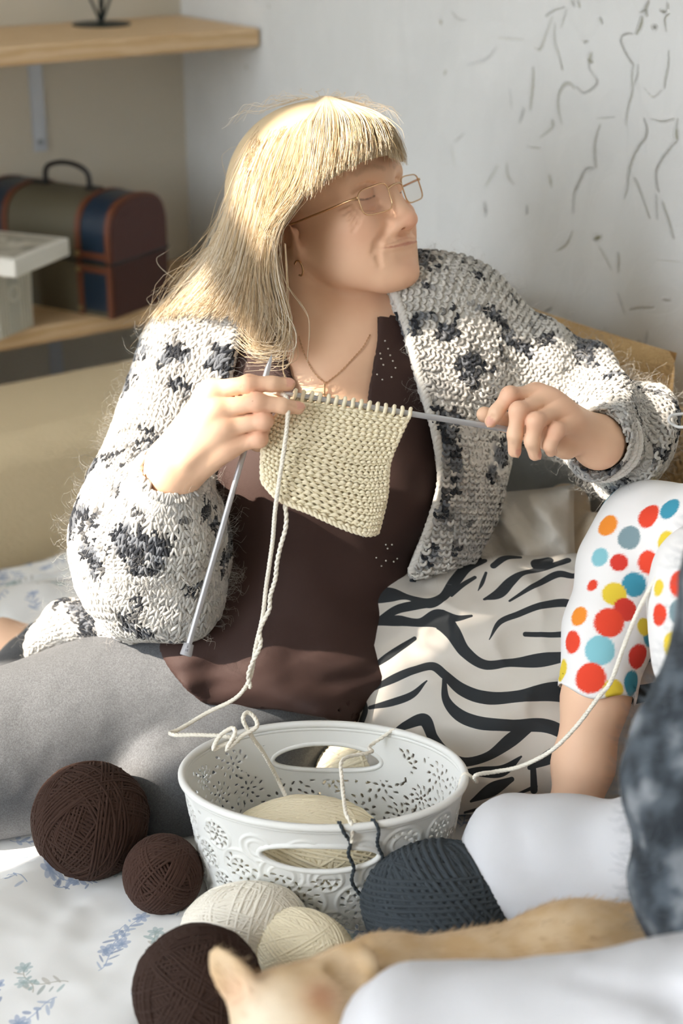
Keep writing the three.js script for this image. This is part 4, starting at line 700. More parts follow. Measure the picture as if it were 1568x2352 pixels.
  // loose mohair fibres
  const FS = new Strands(); FS.add(curve([V(0, 0, 0), V(0.004, 0.004, 0), V(0.002, 0.009, 0.004), V(-0.003, 0.011, 0.007), V(-0.004, 0.016, 0.003)], 9), (u) => 0.00008 * (1 - 0.5 * u), 3);
  const fm = [], fc = []; for (const [p, n, c] of fuzzAt) for (let k = 0; k < 3; k++) { const x = V(R() - 0.5, R() - 0.5, R() - 0.5), y = n.clone().addScaledVector(x, 1.3).normalize(); x.cross(y).normalize(); const z = V().crossVectors(x, y), s = 0.4 + R() * R() * 1.5; fm.push(new THREE.Matrix4().makeBasis(x.multiplyScalar(s), y.multiplyScalar(s), z.multiplyScalar(s)).setPosition(p.clone().sub(woman.position))); fc.push(c.clone().lerp(WHITE, 0.5)); }
  inst('mohair_fibres', FS.build(), fm, fc, plainWool, cardigan);
  globalThis.cardF = outer;
}
// ---------------------------------------------------------------- hair
{
  const R = rng(3);
  const headT = (px, py) => { for (let s = 1.55; s < 1.98; s += 0.002) { const p = at(px, py, s); if (headLocal(p.x, p.y, p.z) < 0) return s; } return null; };
  const cardT = (px, py) => { for (let s = 1.6; s < 1.98; s += 0.003) { const p = at(px, py, s); if (cardF(p.x, p.y, p.z) < 0) return s; } return null; };
  // guides: picture column, row and the distance where there is no head behind; last value is the clearance from the head
  const G = (list, clear) => { const ts = list.map(([x, y, t], i) => { const h = headT(x, y), c = y > 640 ? cardT(x, y) : null; let q = t; if (h) q = Math.min(q, h - clear * smooth(0, 2, i) - 0.003); if (c) q = Math.min(q, c - 0.008); return q; }); return list.map(([x, y], i) => at(x, y, ts[i])); };
  const side = [
    G([[742, 226, 1.86], [655, 250, 1.88], [585, 345, 1.89], [540, 470, 1.88], [490, 580, 1.87], [415, 670, 1.87], [358, 742, 1.87]], 0.02),
    G([[738, 223, 1.85], [640, 256, 1.86], [570, 360, 1.86], [534, 480, 1.85], [492, 590, 1.85], [430, 675, 1.85], [385, 735, 1.85]], 0.02),
    G([[736, 222, 1.83], [632, 268, 1.83], [568, 380, 1.82], [538, 500, 1.81], [505, 610, 1.80], [455, 680, 1.80], [415, 722, 1.80]], 0.022),
    G([[738, 222, 1.82], [640, 282, 1.80], [585, 400, 1.79], [560, 520, 1.78], [532, 625, 1.77], [495, 690, 1.77], [465, 720, 1.78]], 0.022),
    G([[741, 222, 1.81], [658, 292, 1.78], [612, 410, 1.75], [588, 530, 1.745], [565, 640, 1.75], [545, 700, 1.76], [535, 722, 1.77]], 0.020),
    G([[744, 222, 1.80], [680, 295, 1.76], [645, 410, 1.73], [618, 520, 1.725], [600, 620, 1.735], [590, 710, 1.75], [580, 775, 1.76]], 0.016),
    G([[747, 222, 1.795], [700, 290, 1.75], [676, 400, 1.715], [634, 500, 1.705], [604, 590, 1.715], [606, 690, 1.735], [600, 790, 1.75]], 0.010),
    G([[750, 222, 1.79], [716, 285, 1.74], [706, 390, 1.705], [684, 455, 1.695], [628, 528, 1.695], [614, 640, 1.72], [636, 740, 1.745], [596, 808, 1.755]], 0.007),
  ];
  const fringe = [
    G([[748, 222, 1.79], [724, 280, 1.74], [712, 360, 1.70], [706, 425, 1.69], [702, 462, 1.69]], 0.009),
    G([[750, 222, 1.79], [748, 275, 1.735], [742, 355, 1.69], [734, 400, 1.685], [728, 428, 1.685]], 0.012),
    G([[754, 222, 1.79], [785, 268, 1.73], [792, 335, 1.685], [788, 375, 1.68], [784, 398, 1.68]], 0.014),
    G([[758, 222, 1.795], [818, 262, 1.735], [836, 312, 1.69], [838, 345, 1.685], [835, 372, 1.685]], 0.015),
    G([[762, 223, 1.80], [845, 260, 1.75], [876, 300, 1.71], [886, 330, 1.70], [890, 358, 1.70]], 0.015),
    G([[766, 224, 1.81], [858, 262, 1.78], [898, 305, 1.745], [912, 340, 1.735], [922, 374, 1.735]], 0.014),
    G([[768, 224, 1.83], [862, 262, 1.82], [905, 310, 1.79], [920, 345, 1.78], [928, 372, 1.78]], 0.012),
  ];
  const sample = (set, a, u) => { const k = a * (set.length - 1), i = Math.min(set.length - 2, Math.floor(k)), f = k - i; return set[i].getPoint(u).lerp(set[i + 1].getPoint(u), f); };
  const cs = (set) => set.map((g) => new THREE.CatmullRomCurve3(g, false, 'centripetal'));
  const sideC = cs(side), fringeC = cs(fringe);
  const GOLD = lin('#dac5a2'), PALE = lin('#f3ebdc'), ASH = lin('#c0a882'), tone = () => { const q = R(); return GOLD.clone().lerp(q < 0.5 ? PALE : ASH, R()); };
  const S = new Strands();
  const strand = (set, n, amp, spread, r, len = 1, over = 0) => { for (let i = 0; i < n; i++) {
    const a = clamp(R() * 1.0, 0, 1), sd = R() * 100, lift = (R() - 0.35) * spread, u1 = len * (set === fringeC ? 0.80 + R() * 0.2 : 0.88 + R() * 0.13), pts = [], cl = Math.floor(a * 46), clump = noise(cl * 1.7, 3, 5) * 0.5; // strands gather in locks
    const off = V(R() - 0.5, R() - 0.5, R() - 0.5).multiplyScalar(spread), N = 14;
    for (let k = 0; k <= N; k++) { const u = k / N * Math.min(1, u1), aa = clamp(a + (noise(u * 2, sd) * 0.022 + clump * 0.04 * u) , 0, 1), p = sample(set, aa, u), w = smooth(0.02, 0.5, u); p.addScaledVector(NV, lift * w + 0.002).addScaledVector(off, w * (0.6 + u)); p.x += amp * w * u * noise(u * 3, sd, 1); p.y += amp * w * u * noise(u * 3, sd, 9); pts.push(p); }
    S.add(pts, (u) => r * (1 - 0.55 * u), 3, tone());
  } };
  strand(sideC, 5000, 0.004, 0.011, 0.00044); strand(sideC, 300, 0.03, 0.022, 0.00028); strand(fringeC, 1500, 0.002, 0.007, 0.00040); strand(fringeC, 60, 0.008, 0.014, 0.0003);
  // single locks: before the ear, curling ends under the jaw and behind the neck, flyaways
  const lock = (list, n, spread, r = 0.0005, jag = 0.004) => { const c = new THREE.CatmullRomCurve3(list.map(([x, y, t]) => at(x, y, t))); for (let i = 0; i < n; i++) { const o = V(R() - 0.5, R() - 0.5, R() - 0.5).multiplyScalar(spread), sd = R() * 90, pts = []; for (let k = 0; k <= 18; k++) { const u = k / 18, p = c.getPoint(u); p.addScaledVector(o, 0.4 + u); p.x += jag * noise(u * 4, sd); p.y += jag * noise(u * 4, sd, 4); pts.push(p); } S.add(pts, (u) => r * (1 - 0.6 * u), 3, tone()); } };
  lock([[640, 560, 1.70], [652, 640, 1.72], [690, 690, 1.735], [712, 740, 1.74], [708, 825, 1.75]], 3, 0.004, 0.00045, 0.003);
  lock([[622, 540, 1.69], [632, 640, 1.715], [655, 740, 1.735], [640, 800, 1.745], [590, 800, 1.75], [560, 770, 1.76]], 70, 0.018);
  lock([[620, 600, 1.71], [625, 700, 1.73], [660, 770, 1.74], [650, 815, 1.745], [590, 815, 1.75]], 50, 0.02);
  lock([[655, 560, 1.695], [660, 680, 1.72], [655, 780, 1.735], [648, 850, 1.72], [672, 895, 1.70]], 4, 0.002, 0.0004, 0.002);
  lock([[960, 640, 1.86], [985, 655, 1.83], [975, 690, 1.815], [940, 695, 1.82], [905, 672, 1.835]], 70, 0.014); lock([[930, 640, 1.86], [975, 645, 1.83], [968, 680, 1.82], [925, 690, 1.825], [893, 660, 1.84]], 40, 0.012);
  lock([[560, 420, 1.84], [528, 520, 1.84], [470, 600, 1.84], [395, 690, 1.85], [340, 790, 1.85]], 36, 0.05, 0.00035, 0.02);
  for (let i = 0; i < 46; i++) { const a = R(), x = 600 + a * 270, y = 222 + Math.pow(Math.abs(a - 0.5) * 2, 2) * 44, dx = (a - 0.55) * 120 + (R() - 0.5) * 90; lock([[x * 0.4 + 740 * 0.6, 226, 1.80], [x, y - 4 - R() * 8, 1.80], [x + dx * 0.6, y - 10 - R() * 18 + Math.abs(dx) * 0.15, 1.80], [x + dx, y + Math.abs(dx) * 0.45 - R() * 20, 1.80]], 1, 0.002, 0.0003, 0.004); }
  for (const l of [[[545, 470, 1.84], [510, 360, 1.85], [530, 340, 1.85], [580, 330, 1.85]], [[400, 640, 1.86], [365, 610, 1.86], [362, 590, 1.86], [395, 572, 1.86]], [[410, 680, 1.86], [350, 700, 1.86], [340, 690, 1.86], [370, 660, 1.86]], [[430, 690, 1.85], [350, 735, 1.85], [325, 790, 1.85], [300, 800, 1.85]]]) lock(l, 1, 0.001, 0.0003, 0.002);
  const hairM = new THREE.MeshPhysicalMaterial({ vertexColors: true, roughness: 0.5, specularIntensity: 0.6, sheen: 0.2, sheenColor: lin('#fff2d8') });
  // the mass under the strands
  const cover = (set, n, inset) => { const g = gridSurface(44, 30, (a, v) => sample(set, a, v * 0.96).addScaledVector(NV, -inset * smooth(0.05, 0.3, v) - 0.001)); paint(g, (p, q, c) => c.copy(ASH).lerp(GOLD, 0.5)); return g; };
  const capF = new Field(); const X = V(1, 0, 0), Y = V(0, 1, 0), Z = V(0, 0, 1);
  capF.add(ell(V(-0.012, 0, 0.033), 0.106, 0.083, 0.094, X, Y, Z), 0.01).add(ell(V(-0.060, 0, -0.045), 0.055, 0.078, 0.10, X, Y, Z), 0.04);
  capF.cut((f, l, u) => Math.max(0.040 + smooth(-0.02, 0.1, u) * 0.012 - f, u - 0.078), 0.02).cut((f, l, u) => Math.max(-0.03 - f, u - 0.015), 0.02);
  const capW = (x, y, z) => { const a = x - HO.x, b = y - HO.y, c = z - HO.z; return capF.f(a * hf.x + b * hf.y + c * hf.z, a * hl.x + b * hl.y + c * hl.z, a * hu.x + b * hu.y + c * hu.z); };
  const cb = box3([H(0.12, 0, 0.13), H(-0.13, 0.09, -0.16), H(-0.13, -0.09, -0.16), H(0, 0.1, 0.1), H(0, -0.1, 0.1)], 0.02);
  const capG = nets(capW, cb[0], cb[1], 0.006, { uv: false, color: (p, n, c) => c.copy(ASH).lerp(GOLD, 0.5) });
  const hair = wear('hair', mergeGeometries([capG, ...[cover(sideC, 1, 0.006), cover(fringeC, 1, 0.004)].map((g) => { g.deleteAttribute('uv'); return g; })]), hairM);
  const st = S.build(); st.deleteAttribute('uv'); wear('hair_strands', st, hairM, hair).userData.kind = 'stuff';
}
// ---------------------------------------------------------------- eyeglasses, earring, necklace
{
  const t = thing('eyeglasses', 'narrow rectangular eyeglasses with thin gold rims worn by the blonde woman', 'glasses', H(0.1, 0, 0)), o = t.position;
  const gold = new THREE.MeshStandardMaterial({ color: lin('#d9b48c'), metalness: 0.9, roughness: 0.25 }), lensM = new THREE.MeshPhysicalMaterial({ color: lin('#f8f4ef'), transmission: 1, thickness: 0, roughness: 0.02, ior: 1.45 });
  const gr = 4 * D2R, gl = hl.clone().multiplyScalar(Math.cos(gr)).addScaledVector(hu, Math.sin(gr)), gu = hu.clone().multiplyScalar(Math.cos(gr)).addScaledVector(hl, -Math.sin(gr)); // she wears them a little askew
  const P = (f, l, u) => HO.clone().addScaledVector(hf, f).addScaledVector(gl, l).addScaledVector(gu, u - 0.0025).sub(o);
  for (const s of [-1, 1]) {
    const c = [s * 0.0375, -0.0045], a = 0.0235, b = 0.0150, fz = (l) => 0.1040 - Math.pow(Math.abs(l) / 0.061, 2) * 0.009, ring = [];
    for (let i = 0; i < 48; i++) { const th = i / 48 * 6.283, cx = Math.sign(Math.cos(th)) * Math.pow(Math.abs(Math.cos(th)), 0.45), cy = Math.sign(Math.sin(th)) * Math.pow(Math.abs(Math.sin(th)), 0.45); const l = c[0] + cx * a, u = c[1] + cy * b * (1 - 0.06 * cx * s); ring.push([l, u]); }
    mesh('rim', new Strands().add(ring.map(([l, u]) => P(fz(l), l, u)), 0.00085, 7, null, true).build(), gold, t);
    const g = gridSurface(12, 40, (r, th) => { const i = Math.floor(th * 48) % 48, j = (i + 1) % 48, f = th * 48 - Math.floor(th * 48); const l = c[0] + (lerp(ring[i][0], ring[j][0], f) - c[0]) * r, u = c[1] + (lerp(ring[i][1], ring[j][1], f) - c[1]) * r; return P(fz(l), l, u); });
    mesh('lens', g, lensM, t);
    const tmp = mesh('temple', tube([P(fz(0.06), s * 0.0615, 0.003), P(fz(0.06) - 0.006, s * 0.0665, 0.003), P(0.06, s * 0.0735, 0.001), P(0.02, s * 0.0775, -0.001), P(-0.015, s * 0.078, -0.004), P(-0.028, s * 0.077, -0.018)], 0.0013, 40, 8), gold, t);
    mesh('hinge', rbox(0.003, 0.003, 0.004, 0.0008).applyMatrix4(frameM(P(fz(0.06) - 0.001, s * 0.0625, 0.003), hl, hu, hf)), gold, tmp);
    mesh('nose_pad', new THREE.SphereGeometry(0.003, 10, 8).scale(0.5, 1, 1.2).applyMatrix4(frameM(P(0.096, s * 0.0105, -0.008), hl, hf, hu)), phys('#e9ddd0', { roughness: 0.2, transparent: false }), t);
  }
  mesh('bridge', tube([P(0.1033, -0.0142, 0.003), P(0.1062, -0.006, 0.0052), P(0.1062, 0.006, 0.0052), P(0.1033, 0.0142, 0.003)], 0.0011, 16, 7), gold, t);
  const ep = H(0.002, -0.0765, -0.053); const e = mesh('earring', tube([...Array(14)].map((_, i) => { const a = -0.9 + i / 13 * 4.6; return V().addScaledVector(hu, Math.cos(a) * 0.0085 - 0.0055).addScaledVector(hf, Math.sin(a) * 0.0052).addScaledVector(hl, -0.001); }), 0.0011, 30, 8), gold); e.position.copy(ep); tag(e, 'small gold hoop earring on the near ear of the blonde woman', 'earring');
  // fine chain with a cross
  const skinT = (px, py) => { for (let s = 1.65; s < 1.95; s += 0.001) { const p = at(px, py, s); if (skin.f(p.x, p.y, p.z) < 0.0008) return at(px, py, s - 0.001); } return at(px, py, 1.85); };
  const left = [[686, 772], [694, 800], [708, 834], [726, 862], [742, 876], [747, 880]].map(([x, y]) => skinT(x, y)), right = [[747, 880], [754, 876], [780, 855], [810, 824], [835, 795], [850, 768]].map(([x, y]) => skinT(x, y));
  const nk = thing('necklace', 'fine gold chain necklace with a small cross on her chest', 'necklace', skinT(747, 880)), cg = [];
  const S = new Strands(); for (const half of [left, right]) { const c = new THREE.CatmullRomCurve3(half), L = c.getLength(), n = Math.round(L / 0.0022); for (let i = 0; i < n; i++) { const a = c.getPointAt(i / n), b = c.getPointAt(Math.min(1, (i + 1.25) / n)), d = b.clone().sub(a), u = i % 2 ? NV.clone() : V().crossVectors(d, NV).normalize(); const w = u.multiplyScalar(0.00065), r = []; for (let k = 0; k < 8; k++) { const th = k / 8 * 6.283; r.push(a.clone().lerp(b, 0.5 + 0.5 * Math.cos(th)).addScaledVector(w, Math.sin(th)).sub(nk.position)); } S.add(r, 0.0003, 4, null, true); } }
  mesh('chain', S.build(), gold, nk).userData.kind = 'stuff';
  const c0 = skinT(745, 902).sub(nk.position).addScaledVector(NV, 0.0015), cm = frameM(c0, RV, UPV, NV);
  mesh('pendant', mergeGeometries([rbox(0.0022, 0.021, 0.0014, 0.0005, 1), rbox(0.0125, 0.0022, 0.0014, 0.0005, 1).translate(0, -0.002, 0)].map((g) => g.applyMatrix4(cm))), gold, nk);
}
// ---------------------------------------------------------------- knitting, needles, working yarn
const creamM = new THREE.MeshPhysicalMaterial({ color: lin('#f6ebcd'), roughness: 0.95, sheen: 0.3, sheenRoughness: 0.8, sheenColor: lin('#fff6e0') });
const whiteYarnM = new THREE.MeshPhysicalMaterial({ color: lin('#f0eadb'), roughness: 0.95, sheen: 0.3, sheenRoughness: 0.8, sheenColor: lin('#ffffff') });
const NA = at(650, 903, 1.622), NB = at(1200, 992, 1.650), NT = 1.622; // the needle that carries the knitting
const needleAt = (px) => NA.clone().lerp(NB, (px - 650) / 550);
{
  const steel = new THREE.MeshStandardMaterial({ color: lin('#c9cbd0'), metalness: 0.75, roughness: 0.38 });
  const shaft = (L, r) => new THREE.LatheGeometry([[0, 0], [0.0004, 0.0003], [r * 0.55, 0.006], [r, 0.016], [r, L], [0, L]].map(([a, b]) => new THREE.Vector2(a, b)), 20);
  const needle = (a, b, r, label) => { const L = a.distanceTo(b), t = thing('knitting_needle', label, 'knitting needle', a, 'pair of grey knitting needles'); t.quaternion.setFromUnitVectors(V(0, 1, 0), b.clone().sub(a).normalize()); mesh('shaft', shaft(L, r), steel, t); return [t, L]; };
  const [t, L] = needle(at(624, 814, 1.640), at(430, 1492, 1.600), 0.0031, 'grey metal knitting needle hanging upright from the hand, with an end cap');
  const capM = mat('#a9a8ab', { roughness: 0.5 }), cp = mesh('end_cap', new THREE.LatheGeometry([[0, -0.011], [0.0052, -0.010], [0.0062, 0.001], [0.0058, 0.0025], [0, 0.0025]].map(([a, b]) => new THREE.Vector2(a, b)), 18).translate(0, L + 0.004, 0), capM, t);
  const num = canvasTex(64, 64, (g) => { g.fillStyle = '#a9a8ab'; g.fillRect(0, 0, 64, 64); g.fillStyle = '#4d4c50'; g.font = 'bold 26px sans-serif'; g.textAlign = 'center'; g.fillText('8', 32, 28); g.fillText('UK', 32, 56); }, true, false);
  const pl = mesh('size_mark', new THREE.PlaneGeometry(0.0062, 0.0085, 6, 1), new THREE.MeshStandardMaterial({ map: num, roughness: 0.5 }), cp); const pp = pl.geometry.attributes.position; for (let i = 0; i < pp.count; i++) { const x = pp.getX(i); pp.setZ(i, Math.sqrt(0.00615 ** 2 - x * x)); } pl.geometry.computeVertexNormals(); pl.rotation.x = Math.PI; pl.position.y = L - 0.001; pl.rotation.z = 0; 
  { const q = t.quaternion.clone().invert(), d = NV.clone().applyQuaternion(q); pl.quaternion.setFromRotationMatrix(frameM(V(), V().crossVectors(V(0, -1, 0), V(d.x, 0, d.z).normalize()), V(0, -1, 0), V(d.x, 0, d.z).normalize())); }
  needle(NA, NB, 0.0031, 'grey metal knitting needle lying across, carrying the stitches of the cream knitting');
}
{
  const t = thing('knitting', 'cream garter stitch swatch hanging from the level needle between her hands', 'knitting', needleAt(790));
  const o = t.position, cs = (l) => { const c = new THREE.CatmullRomCurve3(l.map(([x, y, d]) => at(x, y, d))); return (u) => c.getPoint(u); };
  const top = cs([[656, 921, 1.622], [700, 926, 1.622], [770, 934, 1.624], [850, 947, 1.628], [936, 960, 1.634]]), bot = cs([[603, 1106, 1.612], [640, 1146, 1.606], [710, 1176, 1.605], [790, 1212, 1.612], [845, 1228, 1.62], [866, 1224, 1.628]]);
  const lf = cs([[656, 921, 1.622], [634, 958, 1.622], [608, 1010, 1.618], [602, 1062, 1.613], [603, 1106, 1.612]]), rt = cs([[936, 960, 1.634], [914, 1008, 1.634], [893, 1062, 1.634], [886, 1140, 1.632], [866, 1224, 1.628]]);
  const c00 = top(0), c10 = top(1), c01 = bot(0), c11 = bot(1);
  const patch = (u, v) => { const p = top(u).multiplyScalar(1 - v).addScaledVector(bot(u), v).addScaledVector(lf(v), 1 - u).addScaledVector(rt(v), u); p.addScaledVector(c00, -(1 - u) * (1 - v)).addScaledVector(c10, -u * (1 - v)).addScaledVector(c01, -(1 - u) * v).addScaledVector(c11, -u * v); return p.addScaledVector(NV, 0.004 * Math.sin(u * 5 + v * 3) * v); };
  const rel2 = (p) => p.sub(o), rows = 23, nst = 21;
  mesh('backing', gridSurface(30, 30, (u, v) => rel2(patch(0.01 + u * 0.98, 0.01 + v * 0.97).addScaledVector(NV, -0.0015))), creamM, t);
  const R = rng(8);
  for (let r = 0; r < rows; r++) { // every ridge of the garter stitch: two waved strands whose loops interlock
    const S = new Strands();
    for (const k of [0, 1]) { const pts = [], v0 = (r + 0.5) / rows, n = nst * 8; const du = R();
      for (let i = 0; i <= n; i++) { const u = i / n, w = Math.sin((u * nst + du) * 6.283) * (k ? -1 : 1), v = clamp(v0 + (k ? 0.30 : -0.12) / rows + w * (k ? 0.14 : 0.07) / rows + noise(u * 9, r * 3.1) * 0.16 / rows, 0, 1); pts.push(rel2(patch(clamp(u + 0.012 * noise(r * 1.7, k, 3), 0.004, 0.996), v).addScaledVector(NV, (k ? 0.0002 : 0.0017) - (k ? 0.0006 : 0.0008) * w + 0.0005 * noise(u * 30, r, k)))); }
      S.add(pts, (u) => k ? 0.0015 : 0.00145 - 0.00065 * Math.sin((u * nst + du) * 6.283), 7); }
    mesh('stitch_row', S.build(), creamM, t);
  }
  { const S = new Strands(); for (const e of [lf, rt, bot]) { const pts = []; for (let i = 0; i <= 10; i++) pts.push(rel2(e(i / 10))); yarn(S, pts, 0.0030, { plies: 2, pitch: 0.011, sides: 6 }); } mesh('selvedge', S.build(), creamM, t); }
  for (let i = 0; i < 15; i++) { // loops round the needle
    const u = i / 14, c = needleAt(lerp(676, 938, u)), d = NB.clone().sub(NA).normalize(), base = patch(clamp(0.07 + u * 0.925, 0, 1), 0.015), up = V(0, 1, 0).addScaledVector(d, -d.y).normalize(), q = V().crossVectors(d, up); const f = q.dot(NV) > 0 ? 1 : -1, pts = [];
    pts.push(base.clone().addScaledVector(NV, 0.001)); for (let k = 0; k <= 6; k++) { const a = -1.0 + k / 6 * 3.6; pts.push(c.clone().addScaledVector(q, f * Math.cos(a) * 0.0050).addScaledVector(up, Math.sin(a) * 0.0052).addScaledVector(d, 0.0012 * (k / 6 - 0.5) + (R() - 0.5) * 0.0008)); } pts.push(base.clone().addScaledVector(NV, -0.002));
    mesh('loop', tube(pts.map(rel2), 0.0021, 22, 8), creamM, t);
  }
}
function yarnThing(name, label, paths, R, m, opt = {}, group) { const o = paths[0][0].clone(), S = new Strands(); for (const p of paths) yarn(S, p.map((q) => q.clone().sub(o)), R, opt); const ob = mesh(name, S.build(), m); ob.position.copy(o); return tag(ob, label, opt.category || 'yarn', group); }
const P3 = (l) => l.map(([x, y, t]) => at(x, y, t));
yarnThing('yarn_strand', 'working strand of white yarn running over her finger down to the basket', [P3([[625, 900, 1.630], [642, 903, 1.606], [656, 911, 1.590], [661, 930, 1.586], [660, 965, 1.588], [651, 1040, 1.594], [640, 1110, 1.594], [631, 1180, 1.60], [625, 1250, 1.615], [612, 1340, 1.63], [602, 1420, 1.64], [586, 1490, 1.65], [573, 1560, 1.66], [545, 1600, 1.665], [470, 1640, 1.67], [410, 1676, 1.655], [390, 1684, 1.645], [402, 1688, 1.640], [450, 1688, 1.635], [520, 1692, 1.63], [548, 1700, 1.625], [510, 1712, 1.62], [490, 1722, 1.615], [505, 1690, 1.615], [535, 1672, 1.615], [540, 1682, 1.612], [520, 1722, 1.61], [556, 1690, 1.615], [590, 1668, 1.62], [582, 1645, 1.625], [566, 1636, 1.625], [558, 1652, 1.62], [576, 1688, 1.625], [605, 1730, 1.66], [640, 1795, 1.70], [662, 1842, 1.69]])], 0.0025, whiteYarnM, { plies: 3, pitch: 0.012, step: 0.0022 });
yarnThing('yarn_tail', 'short crinkled tail of white yarn hanging from the lower edge of the knitting', [P3([[654, 1158, 1.606], [657, 1185, 1.604], [655, 1215, 1.606], [644, 1255, 1.610], [636, 1290, 1.615], [632, 1330, 1.622], [620, 1370, 1.63], [618, 1400, 1.635], [606, 1425, 1.637], [596, 1450, 1.642], [598, 1480, 1.646], [580, 1520, 1.65], [570, 1550, 1.655], [575, 1580, 1.66]])], 0.0026, whiteYarnM, { plies: 2, pitch: 0.013, step: 0.002 });
// ---------------------------------------------------------------- the pierced plastic basket
const BK = (() => {
  const c = onPlane(742, 1780, 0.140).setY(0), ang = -2 * D2R, Hh = 0.140, A = 0.1455, B = 0.098;
  return { c, Hh, A, B, ang, at: (th, v, off = 0) => { const k = 0.86 + 0.14 * v, x = (A * k + off) * Math.cos(th), z = (B * k + off) * Math.sin(th); return V(x * Math.cos(ang) + z * Math.sin(ang), v * Hh, -x * Math.sin(ang) + z * Math.cos(ang)); } };
})();
{
  const t = thing('basket', 'oval white plastic basket with pierced lace sides and two oval hand holes', 'basket', BK.c); t.position.y = 0.002;
  const m = new THREE.MeshPhysicalMaterial({ color: lin('#e9e9e4'), roughness: 0.42, specularIntensity: 0.6 });
  const peri = 0.78, R = rng(41), holes = [];
  // rosettes of petal holes on a staggered lattice, small drops between
  const pushHole = (u, w, a, b, rot) => holes.push([((u % peri) + peri) % peri, w, a, b, Math.cos(rot), Math.sin(rot)]);
  const ros = []; for (let r = 0; r < 4; r++) for (let i = 0; i < 17; i++) ros.push([(i + (r & 1) * 0.5 + (R() - 0.5) * 0.25) * peri / 17, 0.012 + r * 0.032 + (R() - 0.5) * 0.006, 0.013 + R() * 0.007]);
  for (const [u, w, s] of ros) { pushHole(u, w, 0.0022, 0.0022, 0); const n1 = 6 + Math.floor(R() * 2); for (let k = 0; k < n1; k++) { const a = k / n1 * 6.283; pushHole(u + Math.cos(a) * s * 0.42, w + Math.sin(a) * s * 0.42, 0.0030, 0.0014, a); } const n2 = 11; for (let k = 0; k < n2; k++) { const a = (k + 0.5) / n2 * 6.283; pushHole(u + Math.cos(a) * s * 0.85, w + Math.sin(a) * s * 0.85, 0.0031, 0.0015, a + 0.5); } }
  for (let i = 0; i < 330; i++) { const u = R() * peri, w = R() * 0.128; if (ros.some(([a, b, s]) => Math.hypot(Math.min(Math.abs(a - u), peri - Math.abs(a - u)), b - w) < s * 1.12)) continue; pushHole(u, w, 0.0026 + R() * 0.0015, 0.0013 + R() * 0.0006, R() * 3.14); }
  const cellU = 0.012, nb = Math.ceil(peri / cellU), bins = [...Array(nb)].map(() => []); for (const h of holes) { const b = Math.floor(h[0] / cellU); for (const k of [-1, 0, 1]) bins[(b + k + nb) % nb].push(h); }
  const HC = [peri * 0.25, peri * 0.75], HW = 0.055, HH = 0.0165, HY = 0.101;
  const field = (u, w) => { // distance to the nearest opening: positive is plastic
    let d = 1; for (const h of bins[Math.floor(((u % peri) + peri) % peri / cellU) % nb]) { let du = u - h[0]; if (du > peri / 2) du -= peri; if (du < -peri / 2) du += peri; const dw = w - h[1], x = du * h[4] + dw * h[5], y = -du * h[5] + dw * h[4]; d = Math.min(d, (Math.hypot(x / h[2], y / h[3]) - 1) * h[3]); }
    d = Math.max(d, w - 0.1245, 0.006 - w); let q = 1; for (const c of HC) { let du = u - c; const e = (Math.hypot(du / HW, (w - HY) / HH) - 1) * HH; q = Math.min(q, e); } d = Math.max(d, 0.0105 - q); return Math.min(d, q); };
  const nu = 620, nv = 105, du = peri / nu, dw = BK.Hh / nv, pu = [], pw = [];
  const val = new Float32Array((nu + 1) * (nv + 1));
  for (let j = 0; j <= nv; j++) for (let i = 0; i <= nu; i++) { let u = i * du, w = j * dw, f = field(u, w); const e = 0.0004; if (Math.abs(f) < 0.0011 && j > 0 && j < nv && i > 0 && i < nu) { for (let k = 0; k < 2; k++) { const gu = (field(u + e, w) - field(u - e, w)) / (2 * e), gw = (field(u, w + e) - field(u, w - e)) / (2 * e), L = Math.max(0.25, gu * gu + gw * gw), f2 = field(u, w); u -= clamp(f2 * gu / L, -du * 0.45, du * 0.45); w -= clamp(f2 * gw / L, -dw * 0.45, dw * 0.45); } f = 0; } pu.push(u); pw.push(w); val[j * (nu + 1) + i] = f; }
  const relief = (u, w) => { let r = 0; for (const [a, b, s] of ros) { let d = Math.abs(a - u); d = Math.min(d, peri - d); if (d > 0.025) continue; const q = Math.hypot(d, b - w); r = Math.max(r, 0.0011 * (1 - smooth(0, 0.0025, Math.abs(q - s * 0.64))), 0.0013 * (1 - smooth(0, 0.003, Math.abs(q - s * 1.12)))); } return r; };
  const P = [], I = [], W1 = nu + 1, tot = W1 * (nv + 1);
  for (const s of [1, 0]) for (let k = 0; k < tot; k++) { const th = pu[k] / peri * 6.283185, v = pw[k] / BK.Hh, p = BK.at(th, v, s ? 0.0009 + relief(pu[k], pw[k]) : -0.0009); P.push(p.x, p.y, p.z); }
  const solid = (i, j) => { if (j < 0 || j >= nv) return false; const a = j * W1 + ((i + nu) % nu), b = a + W1, s = val[a] + val[a + 1] + val[b] + val[b + 1]; if (s === 0) return field((((i + nu) % nu) + 0.5) * du, (j + 0.5) * dw) > 0; return s > 0; };
  for (let j = 0; j < nv; j++) for (let i = 0; i < nu; i++) if (solid(i, j)) {
    const a = j * W1 + i, b = a + 1, c = a + W1, d = c + 1; I.push(a, c, b, b, c, d, a + tot, b + tot, c + tot, b + tot, d + tot, c + tot);
    if (!solid(i - 1, j)) I.push(a, a + tot, c, c, a + tot, c + tot); if (!solid(i + 1, j)) I.push(b, d, b + tot, d, d + tot, b + tot); if (!solid(i, j - 1)) I.push(a, b, a + tot, b, b + tot, a + tot); if (!solid(i, j + 1)) I.push(c, c + tot, d, d, c + tot, d + tot);
  }
  const g = new THREE.BufferGeometry(); g.setAttribute('position', new THREE.Float32BufferAttribute(P, 3)); g.setIndex(I); g.computeVertexNormals();
  mesh('lace_wall', g, m, t);
